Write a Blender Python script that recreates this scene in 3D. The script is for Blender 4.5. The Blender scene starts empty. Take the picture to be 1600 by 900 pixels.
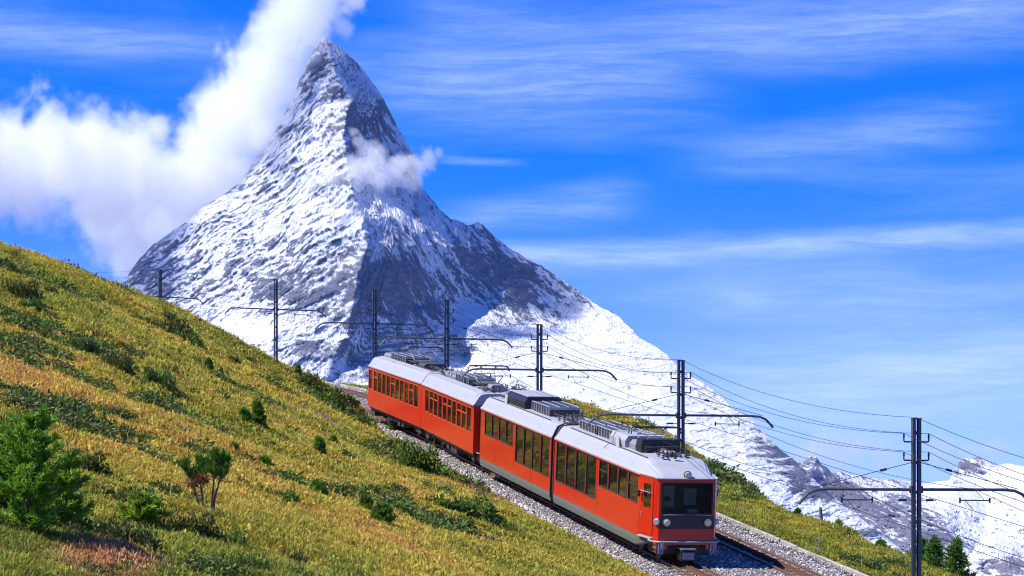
import bpy, bmesh, math, random
import numpy as np
from mathutils import Vector, Matrix, Euler
from mathutils.geometry import delaunay_2d_cdt

R = math.radians
scene = bpy.context.scene
COL = scene.collection
random.seed(11)
rng = np.random.RandomState(5)

# ------------------------------------------------------------------ camera
# telephoto view from a grassy slope beside the line; the camera is level and uses a lens shift
F = 4200.0                       # focal length in pixels of a 1600 px wide frame
HZ = 860.0                       # row of the horizon in that frame
cam_data = bpy.data.cameras.new('camera')
cam = bpy.data.objects.new('camera', cam_data)
COL.objects.link(cam)
cam.location = (0, 0, 0)
cam.rotation_euler = (R(90), 0, 0)
cam_data.sensor_width = 36.0
cam_data.lens = 36.0 * F / 1600.0
cam_data.shift_y = (HZ - 450.0) / 1600.0
cam_data.clip_start = 1.0
cam_data.clip_end = 80000.0
scene.camera = cam

# ------------------------------------------------------------------ light
SUN_EL, SUN_AZ = R(52), R(-103)   # azimuth from +Y towards +X: the sun stands to the left
sun_dir = Vector((math.sin(SUN_AZ) * math.cos(SUN_EL), math.cos(SUN_AZ) * math.cos(SUN_EL), math.sin(SUN_EL)))
ld = bpy.data.lights.new('sun', 'SUN')
ld.energy = 4.6
ld.angle = R(0.5)
ld.color = (1.0, 0.955, 0.88)
lo = bpy.data.objects.new('sun', ld)
COL.objects.link(lo)
lo.rotation_euler = sun_dir.to_track_quat('Z', 'Y').to_euler()
lo.location = (-60, 40, 90)

scene.view_settings.view_transform = 'Standard'
scene.view_settings.look = 'None'
scene.view_settings.exposure = 0.70
scene.view_settings.gamma = 1.0
scene.view_settings.use_curve_mapping = False
scene.render.engine = 'CYCLES'
scene.cycles.max_bounces = 16
scene.cycles.diffuse_bounces = 3
scene.cycles.glossy_bounces = 3
scene.cycles.transparent_max_bounces = 16
scene.cycles.volume_bounces = 14
scene.cycles.volume_max_steps = 256
scene.cycles.use_adaptive_sampling = True
scene.cycles.adaptive_threshold = 0.01
scene.cycles.filter_width = 1.1
scene.cycles.use_denoising = True
scene.cycles.denoising_input_passes = 'RGB_ALBEDO_NORMAL'
scene.cycles.denoising_prefilter = 'ACCURATE'
scene.cycles.sample_clamp_indirect = 6.0


class NT:
    """small helper for node trees"""
    def __init__(self, tree):
        self.t = tree
        self.n = tree.nodes
        self.l = tree.links

    def add(self, kind, **kw):
        nd = self.n.new(kind)
        for k, v in kw.items():
            setattr(nd, k, v)
        return nd

    def put(self, sock, v):
        if isinstance(v, bpy.types.NodeSocket):
            self.l.new(v, sock)
        elif v is not None:
            if hasattr(sock, 'default_value'):
                try:
                    sock.default_value = v
                except Exception:
                    sock.default_value = (*v, 1.0) if len(v) == 3 else v
        return sock

    def math(self, op, a, b=None, c=None, clamp=False):
        nd = self.add('ShaderNodeMath', operation=op, use_clamp=clamp)
        self.put(nd.inputs[0], a)
        if b is not None:
            self.put(nd.inputs[1], b)
        if c is not None:
            self.put(nd.inputs[2], c)
        return nd.outputs[0]

    def vmath(self, op, a, b=None):
        nd = self.add('ShaderNodeVectorMath', operation=op)
        self.put(nd.inputs[0], a)
        if b is not None:
            self.put(nd.inputs[1], b)
        return nd.outputs[1] if op in ('LENGTH', 'DISTANCE', 'DOT_PRODUCT') else nd.outputs[0]

    def ramp(self, fac, stops, interp='LINEAR'):
        nd = self.add('ShaderNodeValToRGB')
        nd.color_ramp.interpolation = interp
        e = nd.color_ramp.elements
        while len(e) < len(stops):
            e.new(0.5)
        for k, (p, c) in enumerate(stops):
            e[k].position = p
            e[k].color = (*c, 1.0) if len(c) == 3 else c
        self.put(nd.inputs[0], fac)
        return nd.outputs[0]

    def smooth(self, v, a, b):
        nd = self.add('ShaderNodeMapRange', interpolation_type='SMOOTHSTEP')
        self.put(nd.inputs['Value'], v)
        self.put(nd.inputs['From Min'], a)
        self.put(nd.inputs['From Max'], b)
        return nd.outputs[0]

    def mix(self, fac, a, b, blend='MIX'):
        nd = self.add('ShaderNodeMix', data_type='RGBA', blend_type=blend)
        self.put(nd.inputs[0], fac)
        for s, v in ((nd.inputs[6], a), (nd.inputs[7], b)):
            if isinstance(v, tuple) and len(v) == 3:
                v = (*v, 1.0)
            self.put(s, v)
        return nd.outputs[2]

    def noise(self, vec, scale, detail=4.0, rough=0.5, lac=2.0, dist=0.0, color=False):
        nd = self.add('ShaderNodeTexNoise')
        if vec is not None:
            self.put(nd.inputs['Vector'], vec)
        nd.inputs['Scale'].default_value = scale
        nd.inputs['Detail'].default_value = detail
        nd.inputs['Roughness'].default_value = rough
        nd.inputs['Lacunarity'].default_value = lac
        nd.inputs['Distortion'].default_value = dist
        return nd.outputs['Color' if color else 'Fac']

    def mapping(self, vec, loc=(0, 0, 0), rot=(0, 0, 0), scale=(1, 1, 1)):
        nd = self.add('ShaderNodeMapping')
        self.put(nd.inputs['Vector'], vec)
        nd.inputs['Location'].default_value = loc
        nd.inputs['Rotation'].default_value = rot
        nd.inputs['Scale'].default_value = scale
        return nd.outputs[0]


# ------------------------------------------------------------------ world: daylight sky with cirrus
world = bpy.data.worlds.new('World')
scene.world = world
world.use_nodes = True
wt = NT(world.node_tree)
wt.n.clear()
tc = wt.add('ShaderNodeTexCoord')
dirv = tc.outputs['Generated']
sky = wt.add('ShaderNodeTexSky')
sky.sky_type = 'NISHITA'
sky.sun_disc = False
sky.sun_elevation = SUN_EL
sky.sun_rotation = SUN_AZ
sky.altitude = 2500.0
sky.air_density = 1.0
sky.dust_density = 0.2
sky.ozone_density = 2.5
# thin high-altitude air: the pale band at the horizon is narrow
sx = wt.add('ShaderNodeSeparateXYZ')
wt.put(sx.inputs[0], dirv)
zz = wt.math('ADD', wt.math('MULTIPLY', sx.outputs[2], 1.2), 0.06)
cx = wt.add('ShaderNodeCombineXYZ')
wt.put(cx.inputs[0], sx.outputs[0])
wt.put(cx.inputs[1], sx.outputs[1])
wt.put(cx.inputs[2], zz)
wt.put(sky.inputs[0], wt.vmath('NORMALIZE', cx.outputs[0]))
hs = wt.add('ShaderNodeHueSaturation')
hs.inputs['Saturation'].default_value = 1.45
hs.inputs['Value'].default_value = 1.25
wt.put(hs.inputs['Color'], wt.mix(1.0, sky.outputs[0], (0.45, 0.61, 1.18), 'MULTIPLY'))
az = wt.math('ARCTAN2', sx.outputs[0], sx.outputs[1])
hor = wt.math('SQRT', wt.math('ADD', wt.math('MULTIPLY', sx.outputs[0], sx.outputs[0]), wt.math('MULTIPLY', sx.outputs[1], sx.outputs[1])))
el = wt.math('ARCTAN2', sx.outputs[2], hor)
# horizon whitening
hazef = wt.smooth(el, 0.15, -0.01)
base_sky = wt.mix(wt.math('MULTIPLY', hazef, 0.46), hs.outputs[0], (6.3, 6.7, 11.8))
ae = wt.add('ShaderNodeCombineXYZ')
wt.put(ae.inputs[0], az)
wt.put(ae.inputs[1], el)
aev = ae.outputs[0]
# broad veils of cirrus, drawn out sideways
warp = wt.noise(wt.mapping(aev, scale=(14, 40, 1)), 1.0, 4, 0.5, color=True)
aew = wt.vmath('ADD', aev, wt.vmath('MULTIPLY', warp, (0.024, 0.009, 0.0)))
v1 = wt.noise(wt.mapping(aew, loc=(2.35, 0.9, 0), rot=(0, 0, R(-7)), scale=(5.5, 34, 1)), 1.0, 5, 0.52)
v2 = wt.noise(wt.mapping(aew, loc=(7.2, 4.3, 0), rot=(0, 0, R(-4)), scale=(20, 210, 1)), 1.0, 9, 0.72)
veil = wt.math('MULTIPLY', wt.smooth(v1, 0.46, 0.78), wt.math('ADD', wt.math('MULTIPLY', v2, 0.9), 0.25))
streaks = None


def streak(u0, w0, u1, w1, h, amp, soft=0.25):
    """one drawn-out cloud between two directions, given by azimuth and elevation"""
    global streaks
    a0, e0, a1, e1 = (u0 - 800) / F, (HZ - w0) / F, (u1 - 800) / F, (HZ - w1) / F
    dx, dy = a1 - a0, e1 - e0
    L = math.hypot(dx, dy)
    tx, ty = dx / L, dy / L
    rel = wt.vmath('SUBTRACT', aew, (a0 + 0.012, e0 + 0.0045, 0))
    s = wt.math('DIVIDE', wt.vmath('DOT_PRODUCT', rel, (tx, ty, 0)), L)
    c = wt.math('DIVIDE', wt.math('ABSOLUTE', wt.vmath('DOT_PRODUCT', rel, (-ty, tx, 0))), h / F)
    body = wt.smooth(c, 1.0, 0.0)
    ends = wt.math('MULTIPLY', wt.smooth(s, 0.0, soft), wt.smooth(s, 1.0, 1.0 - soft))
    o = wt.math('MULTIPLY', wt.math('MULTIPLY', body, ends), amp)
    streaks = o if streaks is None else wt.math('MAXIMUM', streaks, o)


streak(690, 408, 2100, 352, 34, 0.50, 0.10)
streak(640, 356, 1050, 300, 46, 0.40, 0.35)
streak(1000, 270, 1640, 180, 60, 0.34, 0.35)
streak(480, 140, 1200, 118, 110, 0.50, 0.4)
streak(800, 95, 1900, 20, 90, 0.36, 0.3)
streak(-500, 60, 420, 88, 56, 0.42, 0.3)
streak(860, 640, 2200, 520, 150, 0.42, 0.3)
streak(640, 245, 830, 262, 10, 0.30, 0.3)
streak(900, 480, 1800, 430, 80, 0.20, 0.3)
streak(560, 40, 1000, 60, 60, 0.25, 0.4)
mod = wt.math('ADD', wt.math('MULTIPLY', wt.smooth(v2, 0.32, 0.72), 0.75), 0.36)
cir = wt.math('ADD', wt.math('MULTIPLY', streaks, mod), wt.math('MULTIPLY', veil, 0.34), clamp=True)
# the cirrus thins out higher up
cir = wt.math('MULTIPLY', cir, wt.math('SUBTRACT', 1.0, wt.math('MULTIPLY', wt.smooth(el, 0.30, 0.8), 0.6)))
final = wt.mix(wt.math('MULTIPLY', cir, 0.62), base_sky, (6.6, 7.6, 11.8))
bg = wt.add('ShaderNodeBackground')
bg.inputs['Strength'].default_value = 0.105
wt.put(bg.inputs['Color'], final)
wo = wt.add('ShaderNodeOutputWorld')
wt.l.new(bg.outputs[0], wo.inputs[0])
world.cycles.sampling_method = 'MANUAL'
world.cycles.sample_map_resolution = 512


# ------------------------------------------------------------------ object helpers
def tag(o, label=None, cat=None, group=None, kind=None):
    if label:
        o['label'] = label
    if cat:
        o['category'] = cat
    if group:
        o['group'] = group
    if kind:
        o['kind'] = kind
    return o


def empty(name, loc=(0, 0, 0), rz=0.0):
    o = bpy.data.objects.new(name, None)
    o.empty_display_size = 0.3
    COL.objects.link(o)
    o.location = loc
    o.rotation_euler = (0, 0, rz)
    return o


def link(name, me, parent=None, mat=None, M=None):
    o = bpy.data.objects.new(name, me)
    if mat is not None and len(me.materials) == 0:
        me.materials.append(mat)
    COL.objects.link(o)
    if parent is not None:
        o.parent = parent
    if M is not None:
        o.matrix_local = M
    return o


def np_mesh(name, verts, faces, smooth=False):
    """fast mesh from arrays; faces is (n,3) or (n,4)"""
    verts = np.asarray(verts, dtype=np.float32)
    faces = np.asarray(faces, dtype=np.int32)
    me = bpy.data.meshes.new(name)
    n, k = faces.shape
    me.vertices.add(len(verts))
    me.vertices.foreach_set('co', verts.ravel())
    me.loops.add(n * k)
    me.loops.foreach_set('vertex_index', faces.ravel())
    me.polygons.add(n)
    me.polygons.foreach_set('loop_start', np.arange(0, n * k, k, dtype=np.int32))
    me.polygons.foreach_set('loop_total', np.full(n, k, dtype=np.int32))
    me.polygons.foreach_set('use_smooth', np.full(n, smooth, dtype=bool))
    me.update(calc_edges=True)
    me.validate()
    return me


class MB:
    """collects shapes into one mesh"""
    def __init__(self):
        self.v = []
        self.f = []

    def add(self, vs, fs):
        b = len(self.v)
        self.v += [tuple(v) for v in vs]
        self.f += [tuple(b + i for i in f) for f in fs]
        return self

    def box(self, x0, x1, y0, y1, z0, z1, bev=0.0):
        if bev > 0:
            b = bev
            vs = []
            for z, i in ((z0, b), (z0 + b, 0), (z1 - b, 0), (z1, b)):
                vs += [(x0 + i, y0 + i, z), (x1 - i, y0 + i, z), (x1 - i, y1 - i, z), (x0 + i, y1 - i, z)]
            fs = [(3, 2, 1, 0), (12, 13, 14, 15)]
            for k in range(3):
                a = k * 4
                for j in range(4):
                    fs.append((a + j, a + (j + 1) % 4, a + 4 + (j + 1) % 4, a + 4 + j))
            return self.add(vs, fs)
        vs = [(x0, y0, z0), (x1, y0, z0), (x1, y1, z0), (x0, y1, z0), (x0, y0, z1), (x1, y0, z1), (x1, y1, z1), (x0, y1, z1)]
        return self.add(vs, [(3, 2, 1, 0), (4, 5, 6, 7), (0, 1, 5, 4), (1, 2, 6, 5), (2, 3, 7, 6), (3, 0, 4, 7)])

    def tube(self, p0, p1, r0, r1=None, n=8, cap=True):
        r1 = r0 if r1 is None else r1
        p0, p1 = Vector(p0), Vector(p1)
        d = (p1 - p0)
        if d.length < 1e-6:
            return self
        d.normalize()
        a = d.orthogonal().normalized()
        b = d.cross(a)
        vs = []
        for p, r in ((p0, r0), (p1, r1)):
            for k in range(n):
                t = 2 * math.pi * k / n
                vs.append(p + (a * math.cos(t) + b * math.sin(t)) * r)
        fs = [(k, (k + 1) % n, n + (k + 1) % n, n + k) for k in range(n)]
        if cap:
            fs += [tuple(range(n - 1, -1, -1)), tuple(range(n, 2 * n))]
        return self.add(vs, fs)

    def path(self, pts, r, n=6):
        """swept tube along a polyline"""
        pts = [Vector(p) for p in pts]
        rs = r if isinstance(r, (list, tuple)) else [r] * len(pts)
        vs, fs = [], []
        a = None
        for i, p in enumerate(pts):
            d = (pts[min(i + 1, len(pts) - 1)] - pts[max(i - 1, 0)]).normalized()
            if a is None:
                a = d.orthogonal().normalized()
            else:
                a = (a - d * a.dot(d)).normalized()
            b = d.cross(a)
            for k in range(n):
                t = 2 * math.pi * k / n
                vs.append(p + (a * math.cos(t) + b * math.sin(t)) * rs[i])
        for i in range(len(pts) - 1):
            for k in range(n):
                fs.append((i * n + k, i * n + (k + 1) % n, (i + 1) * n + (k + 1) % n, (i + 1) * n + k))
        fs += [tuple(range(n - 1, -1, -1)), tuple((len(pts) - 1) * n + k for k in range(n))]
        return self.add(vs, fs)

    def loft(self, rings, closed=False, cap=False):
        n = len(rings[0])
        vs = [v for r in rings for v in r]
        fs = []
        for i in range(len(rings) - 1):
            for k in range(n if closed else n - 1):
                fs.append((i * n + k, i * n + (k + 1) % n, (i + 1) * n + (k + 1) % n, (i + 1) * n + k))
        if cap:
            fs += [tuple(range(n - 1, -1, -1)), tuple((len(rings) - 1) * n + k for k in range(n))]
        return self.add(vs, fs)

    def disc(self, c, nrm, r, n=16, h=0.03):
        nrm = Vector(nrm).normalized()
        return self.tube(Vector(c), Vector(c) + nrm * h, r, r * 0.92, n)

    def mesh(self, name, smooth=False, fix=True):
        me = bpy.data.meshes.new(name)
        me.from_pydata(self.v, [], self.f)
        if fix:
            bm = bmesh.new()
            bm.from_mesh(me)
            bmesh.ops.recalc_face_normals(bm, faces=bm.faces)
            bm.to_mesh(me)
            bm.free()
        if smooth:
            me.shade_smooth()
        me.update()
        return me

    def build(self, name, mat, parent=None, M=None, smooth=False):
        return link(name, self.mesh(name, smooth), parent, mat, M)


# ------------------------------------------------------------------ noise in numpy
_perm = np.random.RandomState(3).permutation(256).astype(np.int32)
_perm = np.concatenate([_perm, _perm, _perm])
_g = np.random.RandomState(4).normal(size=(256, 3))
_g /= np.linalg.norm(_g, axis=1)[:, None]
_g = _g.astype(np.float32)


def perlin(x, y, z):
    x, y, z = (np.asarray(a, dtype=np.float32) for a in (x, y, z))
    xi, yi, zi = np.floor(x), np.floor(y), np.floor(z)
    xf, yf, zf = x - xi, y - yi, z - zi
    xi, yi, zi = (a.astype(np.int32) & 255 for a in (xi, yi, zi))
    u, v, w = (t * t * t * (t * (t * 6 - 15) + 10) for t in (xf, yf, zf))

    def gr(dx, dy, dz):
        g = _g[_perm[_perm[_perm[(xi + dx) & 255] + ((yi + dy) & 255)] + ((zi + dz) & 255)]]
        return g[..., 0] * (xf - dx) + g[..., 1] * (yf - dy) + g[..., 2] * (zf - dz)
    l = lambda a, b, t: a + (b - a) * t
    x00 = l(gr(0, 0, 0), gr(1, 0, 0), u)
    x10 = l(gr(0, 1, 0), gr(1, 1, 0), u)
    x01 = l(gr(0, 0, 1), gr(1, 0, 1), u)
    x11 = l(gr(0, 1, 1), gr(1, 1, 1), u)
    return l(l(x00, x10, v), l(x01, x11, v), w) * 1.5


def fbm(x, y, z, oct_=5, gain=0.5, lac=2.03, ridged=False):
    s = 0.0
    a = 1.0
    t = 0.0
    for k in range(oct_):
        n = perlin(x + 17.3 * k, y + 5.1 * k, z + 9.7 * k)
        if ridged:
            n = 1.0 - 2.0 * np.abs(n)
        s = s + n * a
        t += a
        a *= gain
        x, y, z = x * lac, y * lac, z * lac
    return s / t


def sstep(a, b, x):
    t = np.clip((np.asarray(x, dtype=float) - a) / (b - a), 0, 1)
    return t * t * (3 - 2 * t)


# ------------------------------------------------------------------ materials
def new_mat(name):
    m = bpy.data.materials.new(name)
    m.use_nodes = True
    t = NT(m.node_tree)
    t.n.clear()
    out = t.add('ShaderNodeOutputMaterial')
    p = t.add('ShaderNodeBsdfPrincipled')
    t.l.new(p.outputs[0], out.inputs['Surface'])
    return m, t, p, out


def bump(t, p, h, strength=0.3, dist=0.02):
    b = t.add('ShaderNodeBump')
    b.inputs['Strength'].default_value = strength
    b.inputs['Distance'].default_value = dist
    t.put(b.inputs['Height'], h)
    t.l.new(b.outputs[0], p.inputs['Normal'])


def paint(name, col, rough=0.35, metal=0.0, dirt=0.25, dirt_col=(0.12, 0.10, 0.08), scale=2.2, coat=0.0, low_dirt=None, streaks_=0.0):
    m, t, p, out = new_mat(name)
    g = t.add('ShaderNodeTexCoord').outputs['Object']
    n = t.noise(t.mapping(g, scale=(0.6, 0.6, 1.6)), scale, 6, 0.62)
    n2 = t.noise(g, scale * 9, 3, 0.6)
    f = t.math('MULTIPLY', t.smooth(n, 0.45, 0.8), dirt)
    c = t.mix(f, col, dirt_col)
    if streaks_ > 0:
        st_ = t.noise(t.mapping(g, scale=(7.0, 7.0, 0.35)), 1.0, 5, 0.65)
        c = t.mix(t.math('MULTIPLY', t.smooth(st_, 0.52, 0.78), streaks_), c, dirt_col)
    c = t.mix(t.math('MULTIPLY', n2, 0.10), c, tuple(min(1, x * 1.25) for x in col))
    if low_dirt is not None:
        s = t.add('ShaderNodeSeparateXYZ')
        t.put(s.inputs[0], g)
        lf = t.math('MULTIPLY', t.smooth(t.math('ADD', s.outputs[2], t.math('MULTIPLY', n, 0.5)), low_dirt + 0.45, low_dirt), 0.5)
        c = t.mix(lf, c, (0.16, 0.12, 0.09))
    t.put(p.inputs['Base Color'], c)
    t.put(p.inputs['Roughness'], t.math('ADD', t.math('MULTIPLY', n, 0.25), rough - 0.1))
    p.inputs['Metallic'].default_value = metal
    p.inputs['Coat Weight'].default_value = coat
    p.inputs['Coat Roughness'].default_value = 0.12
    bump(t, p, n, 0.04, 0.02)
    return m


MAT = {}
MAT['red'] = paint('red_paint', (0.56, 0.014, 0.004), 0.30, dirt=0.14, coat=0.5, low_dirt=0.78, streaks_=0.22)
MAT['orange'] = paint('orange_red_paint', (0.60, 0.021, 0.004), 0.34, dirt=0.14, coat=0.4, low_dirt=0.80, streaks_=0.26)
MAT['roof'] = paint('silver_roof_paint', (0.37, 0.38, 0.42), 0.45, dirt=0.35, dirt_col=(0.20, 0.19, 0.19), streaks_=0.35)
MAT['skirt'] = paint('grey_skirt_paint', (0.125, 0.15, 0.135), 0.5, dirt=0.35, low_dirt=0.35)
MAT['black'] = paint('black_paint', (0.018, 0.018, 0.022), 0.4, dirt=0.3, dirt_col=(0.06, 0.055, 0.05))
MAT['dark'] = paint('dark_machinery', (0.045, 0.043, 0.045), 0.6, dirt=0.6, dirt_col=(0.13, 0.10, 0.08), scale=5)
MAT['mid'] = paint('grey_machinery', (0.22, 0.22, 0.24), 0.55, dirt=0.5, dirt_col=(0.12, 0.10, 0.09), scale=5)
MAT['light'] = paint('light_grey_metal', (0.36, 0.37, 0.40), 0.45, dirt=0.3, scale=5)
MAT['steel'] = paint('galvanised_steel', (0.085, 0.092, 0.115), 0.5, metal=0.2, dirt=0.4, dirt_col=(0.06, 0.05, 0.05), scale=3)
MAT['rust'] = paint('rusty_steel', (0.17, 0.075, 0.04), 0.65, metal=0.2, dirt=0.5, dirt_col=(0.06, 0.035, 0.025), scale=6)
MAT['railtop'] = paint('worn_rail_steel', (0.36, 0.20, 0.13), 0.4, metal=0.6, dirt=0.3, scale=6)
MAT['copper'] = paint('weathered_copper', (0.05, 0.045, 0.045), 0.5, metal=0.6, dirt=0.2)
MAT['insul'] = paint('brown_insulator', (0.06, 0.035, 0.03), 0.25, dirt=0.2)
MAT['rubber'] = paint('black_rubber', (0.02, 0.02, 0.02), 0.8, dirt=0.3)
MAT['bark'] = paint('bark', (0.10, 0.075, 0.055), 0.9, dirt=0.6, dirt_col=(0.20, 0.18, 0.16), scale=12)
MAT['greywood'] = paint('weathered_wood', (0.13, 0.095, 0.075), 0.85, dirt=0.6, dirt_col=(0.06, 0.045, 0.04), scale=8)
MAT['sleeper'] = paint('dark_steel_sleeper', (0.10, 0.075, 0.06), 0.7, dirt=0.6, dirt_col=(0.2, 0.17, 0.15), scale=6)
MAT['brass'] = paint('lamp_rim', (0.45, 0.30, 0.12), 0.3, metal=0.7, dirt=0.2)

m, t, p, out = new_mat('window_glass')
g = t.add('ShaderNodeTexCoord').outputs['Object']
p.inputs['Base Color'].default_value = (0.012, 0.010, 0.008, 1)
p.inputs['Roughness'].default_value = 0.03
p.inputs['IOR'].default_value = 2.2
p.inputs['Specular IOR Level'].default_value = 0.9
p.inputs['Specular Tint'].default_value = (1.0, 0.92, 0.75, 1)
bump(t, p, t.noise(g, 1.6, 3, 0.5), 0.09, 0.06)
MAT['glass'] = m

m, t, p, out = new_mat('lamp_glass')
p.inputs['Base Color'].default_value = (0.75, 0.68, 0.48, 1)
p.inputs['Roughness'].default_value = 0.12
p.inputs['Coat Weight'].default_value = 0.6
MAT['lamp'] = m


def leaf_mat(name, dark, light, seed=0.0, trans=0.25):
    m, t, p, out = new_mat(name)
    geo = t.add('ShaderNodeNewGeometry')
    oi = t.add('ShaderNodeObjectInfo')
    n = t.noise(geo.outputs['Position'], 2.3, 3, 0.6)
    f = t.math('ADD', t.math('MULTIPLY', geo.outputs['Random Per Island'], 0.6), t.math('MULTIPLY', t.smooth(n, 0.35, 0.65), 0.4))
    c = t.mix(f, dark, light)
    hv = t.add('ShaderNodeHueSaturation')
    t.put(hv.inputs['Hue'], t.math('ADD', t.math('MULTIPLY', oi.outputs['Random'], 0.04), 0.48))
    t.put(hv.inputs['Color'], c)
    t.put(p.inputs['Base Color'], hv.outputs[0])
    p.inputs['Roughness'].default_value = 0.65
    tr = t.add('ShaderNodeBsdfTranslucent')
    t.put(tr.inputs['Color'], hv.outputs[0])
    mx = t.add('ShaderNodeMixShader')
    mx.inputs[0].default_value = trans
    t.l.new(p.outputs[0], mx.inputs[1])
    t.l.new(tr.outputs[0], mx.inputs[2])
    t.l.new(mx.outputs[0], out.inputs['Surface'])
    return m


MAT['needle'] = leaf_mat('green_needles', (0.03, 0.095, 0.012), (0.16, 0.32, 0.02), trans=0.35)
MAT['larch'] = leaf_mat('larch_needles', (0.04, 0.13, 0.010), (0.32, 0.50, 0.03), trans=0.45)
MAT['deadneedle'] = leaf_mat('brown_dead_needles', (0.16, 0.05, 0.02), (0.42, 0.17, 0.07))
MAT['juniper'] = leaf_mat('juniper_leaves', (0.03, 0.075, 0.010), (0.16, 0.27, 0.022))
MAT['alpenrose'] = leaf_mat('alpenrose_leaves', (0.03, 0.045, 0.012), (0.16, 0.19, 0.025))
MAT['heather'] = leaf_mat('pink_heather', (0.20, 0.07, 0.08), (0.45, 0.20, 0.24))
# ------------------------------------------------------------------ the railway line
def spline(xs, ys):
    """natural cubic spline through the knots, linear outside"""
    xs, ys = np.array(xs, float), np.array(ys, float)
    n = len(xs)
    h = np.diff(xs)
    A = np.eye(n)
    b = np.zeros(n)
    for i in range(1, n - 1):
        A[i, i - 1], A[i, i], A[i, i + 1] = h[i - 1], 2 * (h[i - 1] + h[i]), h[i]
        b[i] = 6 * ((ys[i + 1] - ys[i]) / h[i] - (ys[i] - ys[i - 1]) / h[i - 1])
    M = np.linalg.solve(A, b)
    s0 = (ys[1] - ys[0]) / h[0] - h[0] * M[1] / 6
    s1 = (ys[-1] - ys[-2]) / h[-1] + h[-1] * M[-2] / 6

    def f(x):
        x = np.asarray(x, float)
        xc = np.clip(x, xs[0], xs[-1])
        i = np.clip(np.searchsorted(xs, xc) - 1, 0, n - 2)
        a, c = xs[i + 1] - xc, xc - xs[i]
        hh = h[i]
        r = (M[i] * a ** 3 + M[i + 1] * c ** 3) / (6 * hh) + (ys[i] / hh - M[i] * hh / 6) * a + (ys[i + 1] / hh - M[i + 1] * hh / 6) * c
        return r + np.where(x < xs[0], (x - xs[0]) * s0, 0) + np.where(x > xs[-1], (x - xs[-1]) * s1, 0)
    return f


XC = spline([55, 77, 99.8, 121.4, 143.3, 160.3, 184, 203, 222, 245], [16.9, 11.6, 6.27, 1.24, -3.48, -8.2, -16.6, -26.6, -40, -60])
ZR = spline([55, 77, 93, 120.7, 149, 160.3, 184, 203, 222, 245], [-5.9, -2.84, -0.56, 3.45, 7.2, 8.7, 11.7, 14.2, 16.5, 19.0])


def frame(y):
    """point of the centre line at rail level, unit direction away from the camera, unit normal to the right"""
    x, z = float(XC(y)), float(ZR(y))
    e = 0.1
    T = Vector((float(XC(y + e) - XC(y - e)), 2 * e, float(ZR(y + e) - ZR(y - e)))).normalized()
    n = Vector((T.y, -T.x, 0)).normalized()
    return Vector((x, y, z)), T, n


def on_line(y, v, dz=0.0):
    c, T, n = frame(y)
    return c + n * v + Vector((0, 0, dz))


def line_coords(X, Y):
    """for points (X,Y): parameter y of the nearest point of the line and signed offset v (right positive)"""
    y = np.array(Y, float)
    for _ in range(7):
        yc = np.clip(y, 30, 245)
        s = (XC(yc + 0.5) - XC(yc - 0.5))
        ynew = Y + (X - XC(yc)) * s
        y = y + 0.55 * (ynew - y)
    y = np.clip(y, 20, 260)
    s = (XC(y + 0.5) - XC(y - 0.5))
    n = np.sqrt(1 + s * s)
    v = ((X - XC(y)) - (Y - y) * s) / n
    return y, v


HS = 1.8          # half the spacing of the two tracks
EDGE_L = -3.95    # edge of the ballast towards the slope
EDGE_R = 3.75


def px3(px, py, d):
    s = F / d
    return ((px - 800) / s, d, (HZ - py) / s)


# the slope above the line: heights read off at chosen spots
hill_pts = []
for (px, py, d) in [
    (0, 905, 40), (250, 905, 43), (500, 905, 52), (750, 905, 63), (900, 905, 76),
    (0, 650, 60), (0, 500, 86), (0, 425, 106), (0, 391, 124), (0, 400, 140),
    (125, 760, 52), (125, 620, 70), (125, 500, 98), (125, 432, 130), (125, 440, 147),
    (250, 750, 58), (250, 620, 84), (250, 535, 112), (250, 478, 146), (250, 492, 162),
    (375, 800, 60), (375, 690, 84), (375, 600, 114), (375, 541, 142), (375, 556, 156),
    (500, 790, 71), (500, 690, 100), (500, 635, 128), (500, 605, 147),
    (440, 578, 146), (440, 600, 158), (300, 500, 147),
    (600, 800, 78), (600, 720, 107), (750, 820, 88), (680, 760, 98), (850, 850, 88),
    (-300, 650, 55), (-300, 450, 85), (-300, 330, 110), (-300, 300, 130), (-700, 500, 60), (-700, 200, 100), (-700, 100, 130),
]:
    hill_pts.append(px3(px, py, d))
for y in range(60, 200, 9):
    for v, dz in ((EDGE_L, -0.06), (EDGE_L - 1.6, 0.22 if y < 110 else 0.45)):
        c, T, n = frame(y)
        p = c + n * v
        hill_pts.append((p.x, p.y, p.z + dz))
hill_pts += [(0, 0, -2.0), (-8, 22, -1.1), (8, 20, -2.6), (-30, 10, 6), (-25, 35, 4.5), (14, 35, -4), (-45, 60, 14), (-70, 90, 27), (-60, 140, 27), (-95, 130, 36),
             (-45, 175, 17.5), (-60, 190, 20), (-90, 200, 27), (-60, 235, 18), (-45, 225, 15.5), (-100, 260, 22), (-30, 182, 12.9), (-75, 290, 10), (-110, 60, 30)]
HP = np.array(hill_pts)


def tps_fit(P, lam=0.4):
    n = len(P)
    x, y, z = P[:, 0] / 50, P[:, 1] / 50, P[:, 2]
    r2 = (x[:, None] - x) ** 2 + (y[:, None] - y) ** 2
    K = 0.5 * r2 * np.log(r2 + 1e-12)
    K += np.eye(n) * lam * 1e-3
    Q = np.stack([np.ones(n), x, y], 1)
    A = np.block([[K, Q], [Q.T, np.zeros((3, 3))]])
    return np.linalg.solve(A, np.concatenate([z, np.zeros(3)]))


TW = tps_fit(HP)


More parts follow.
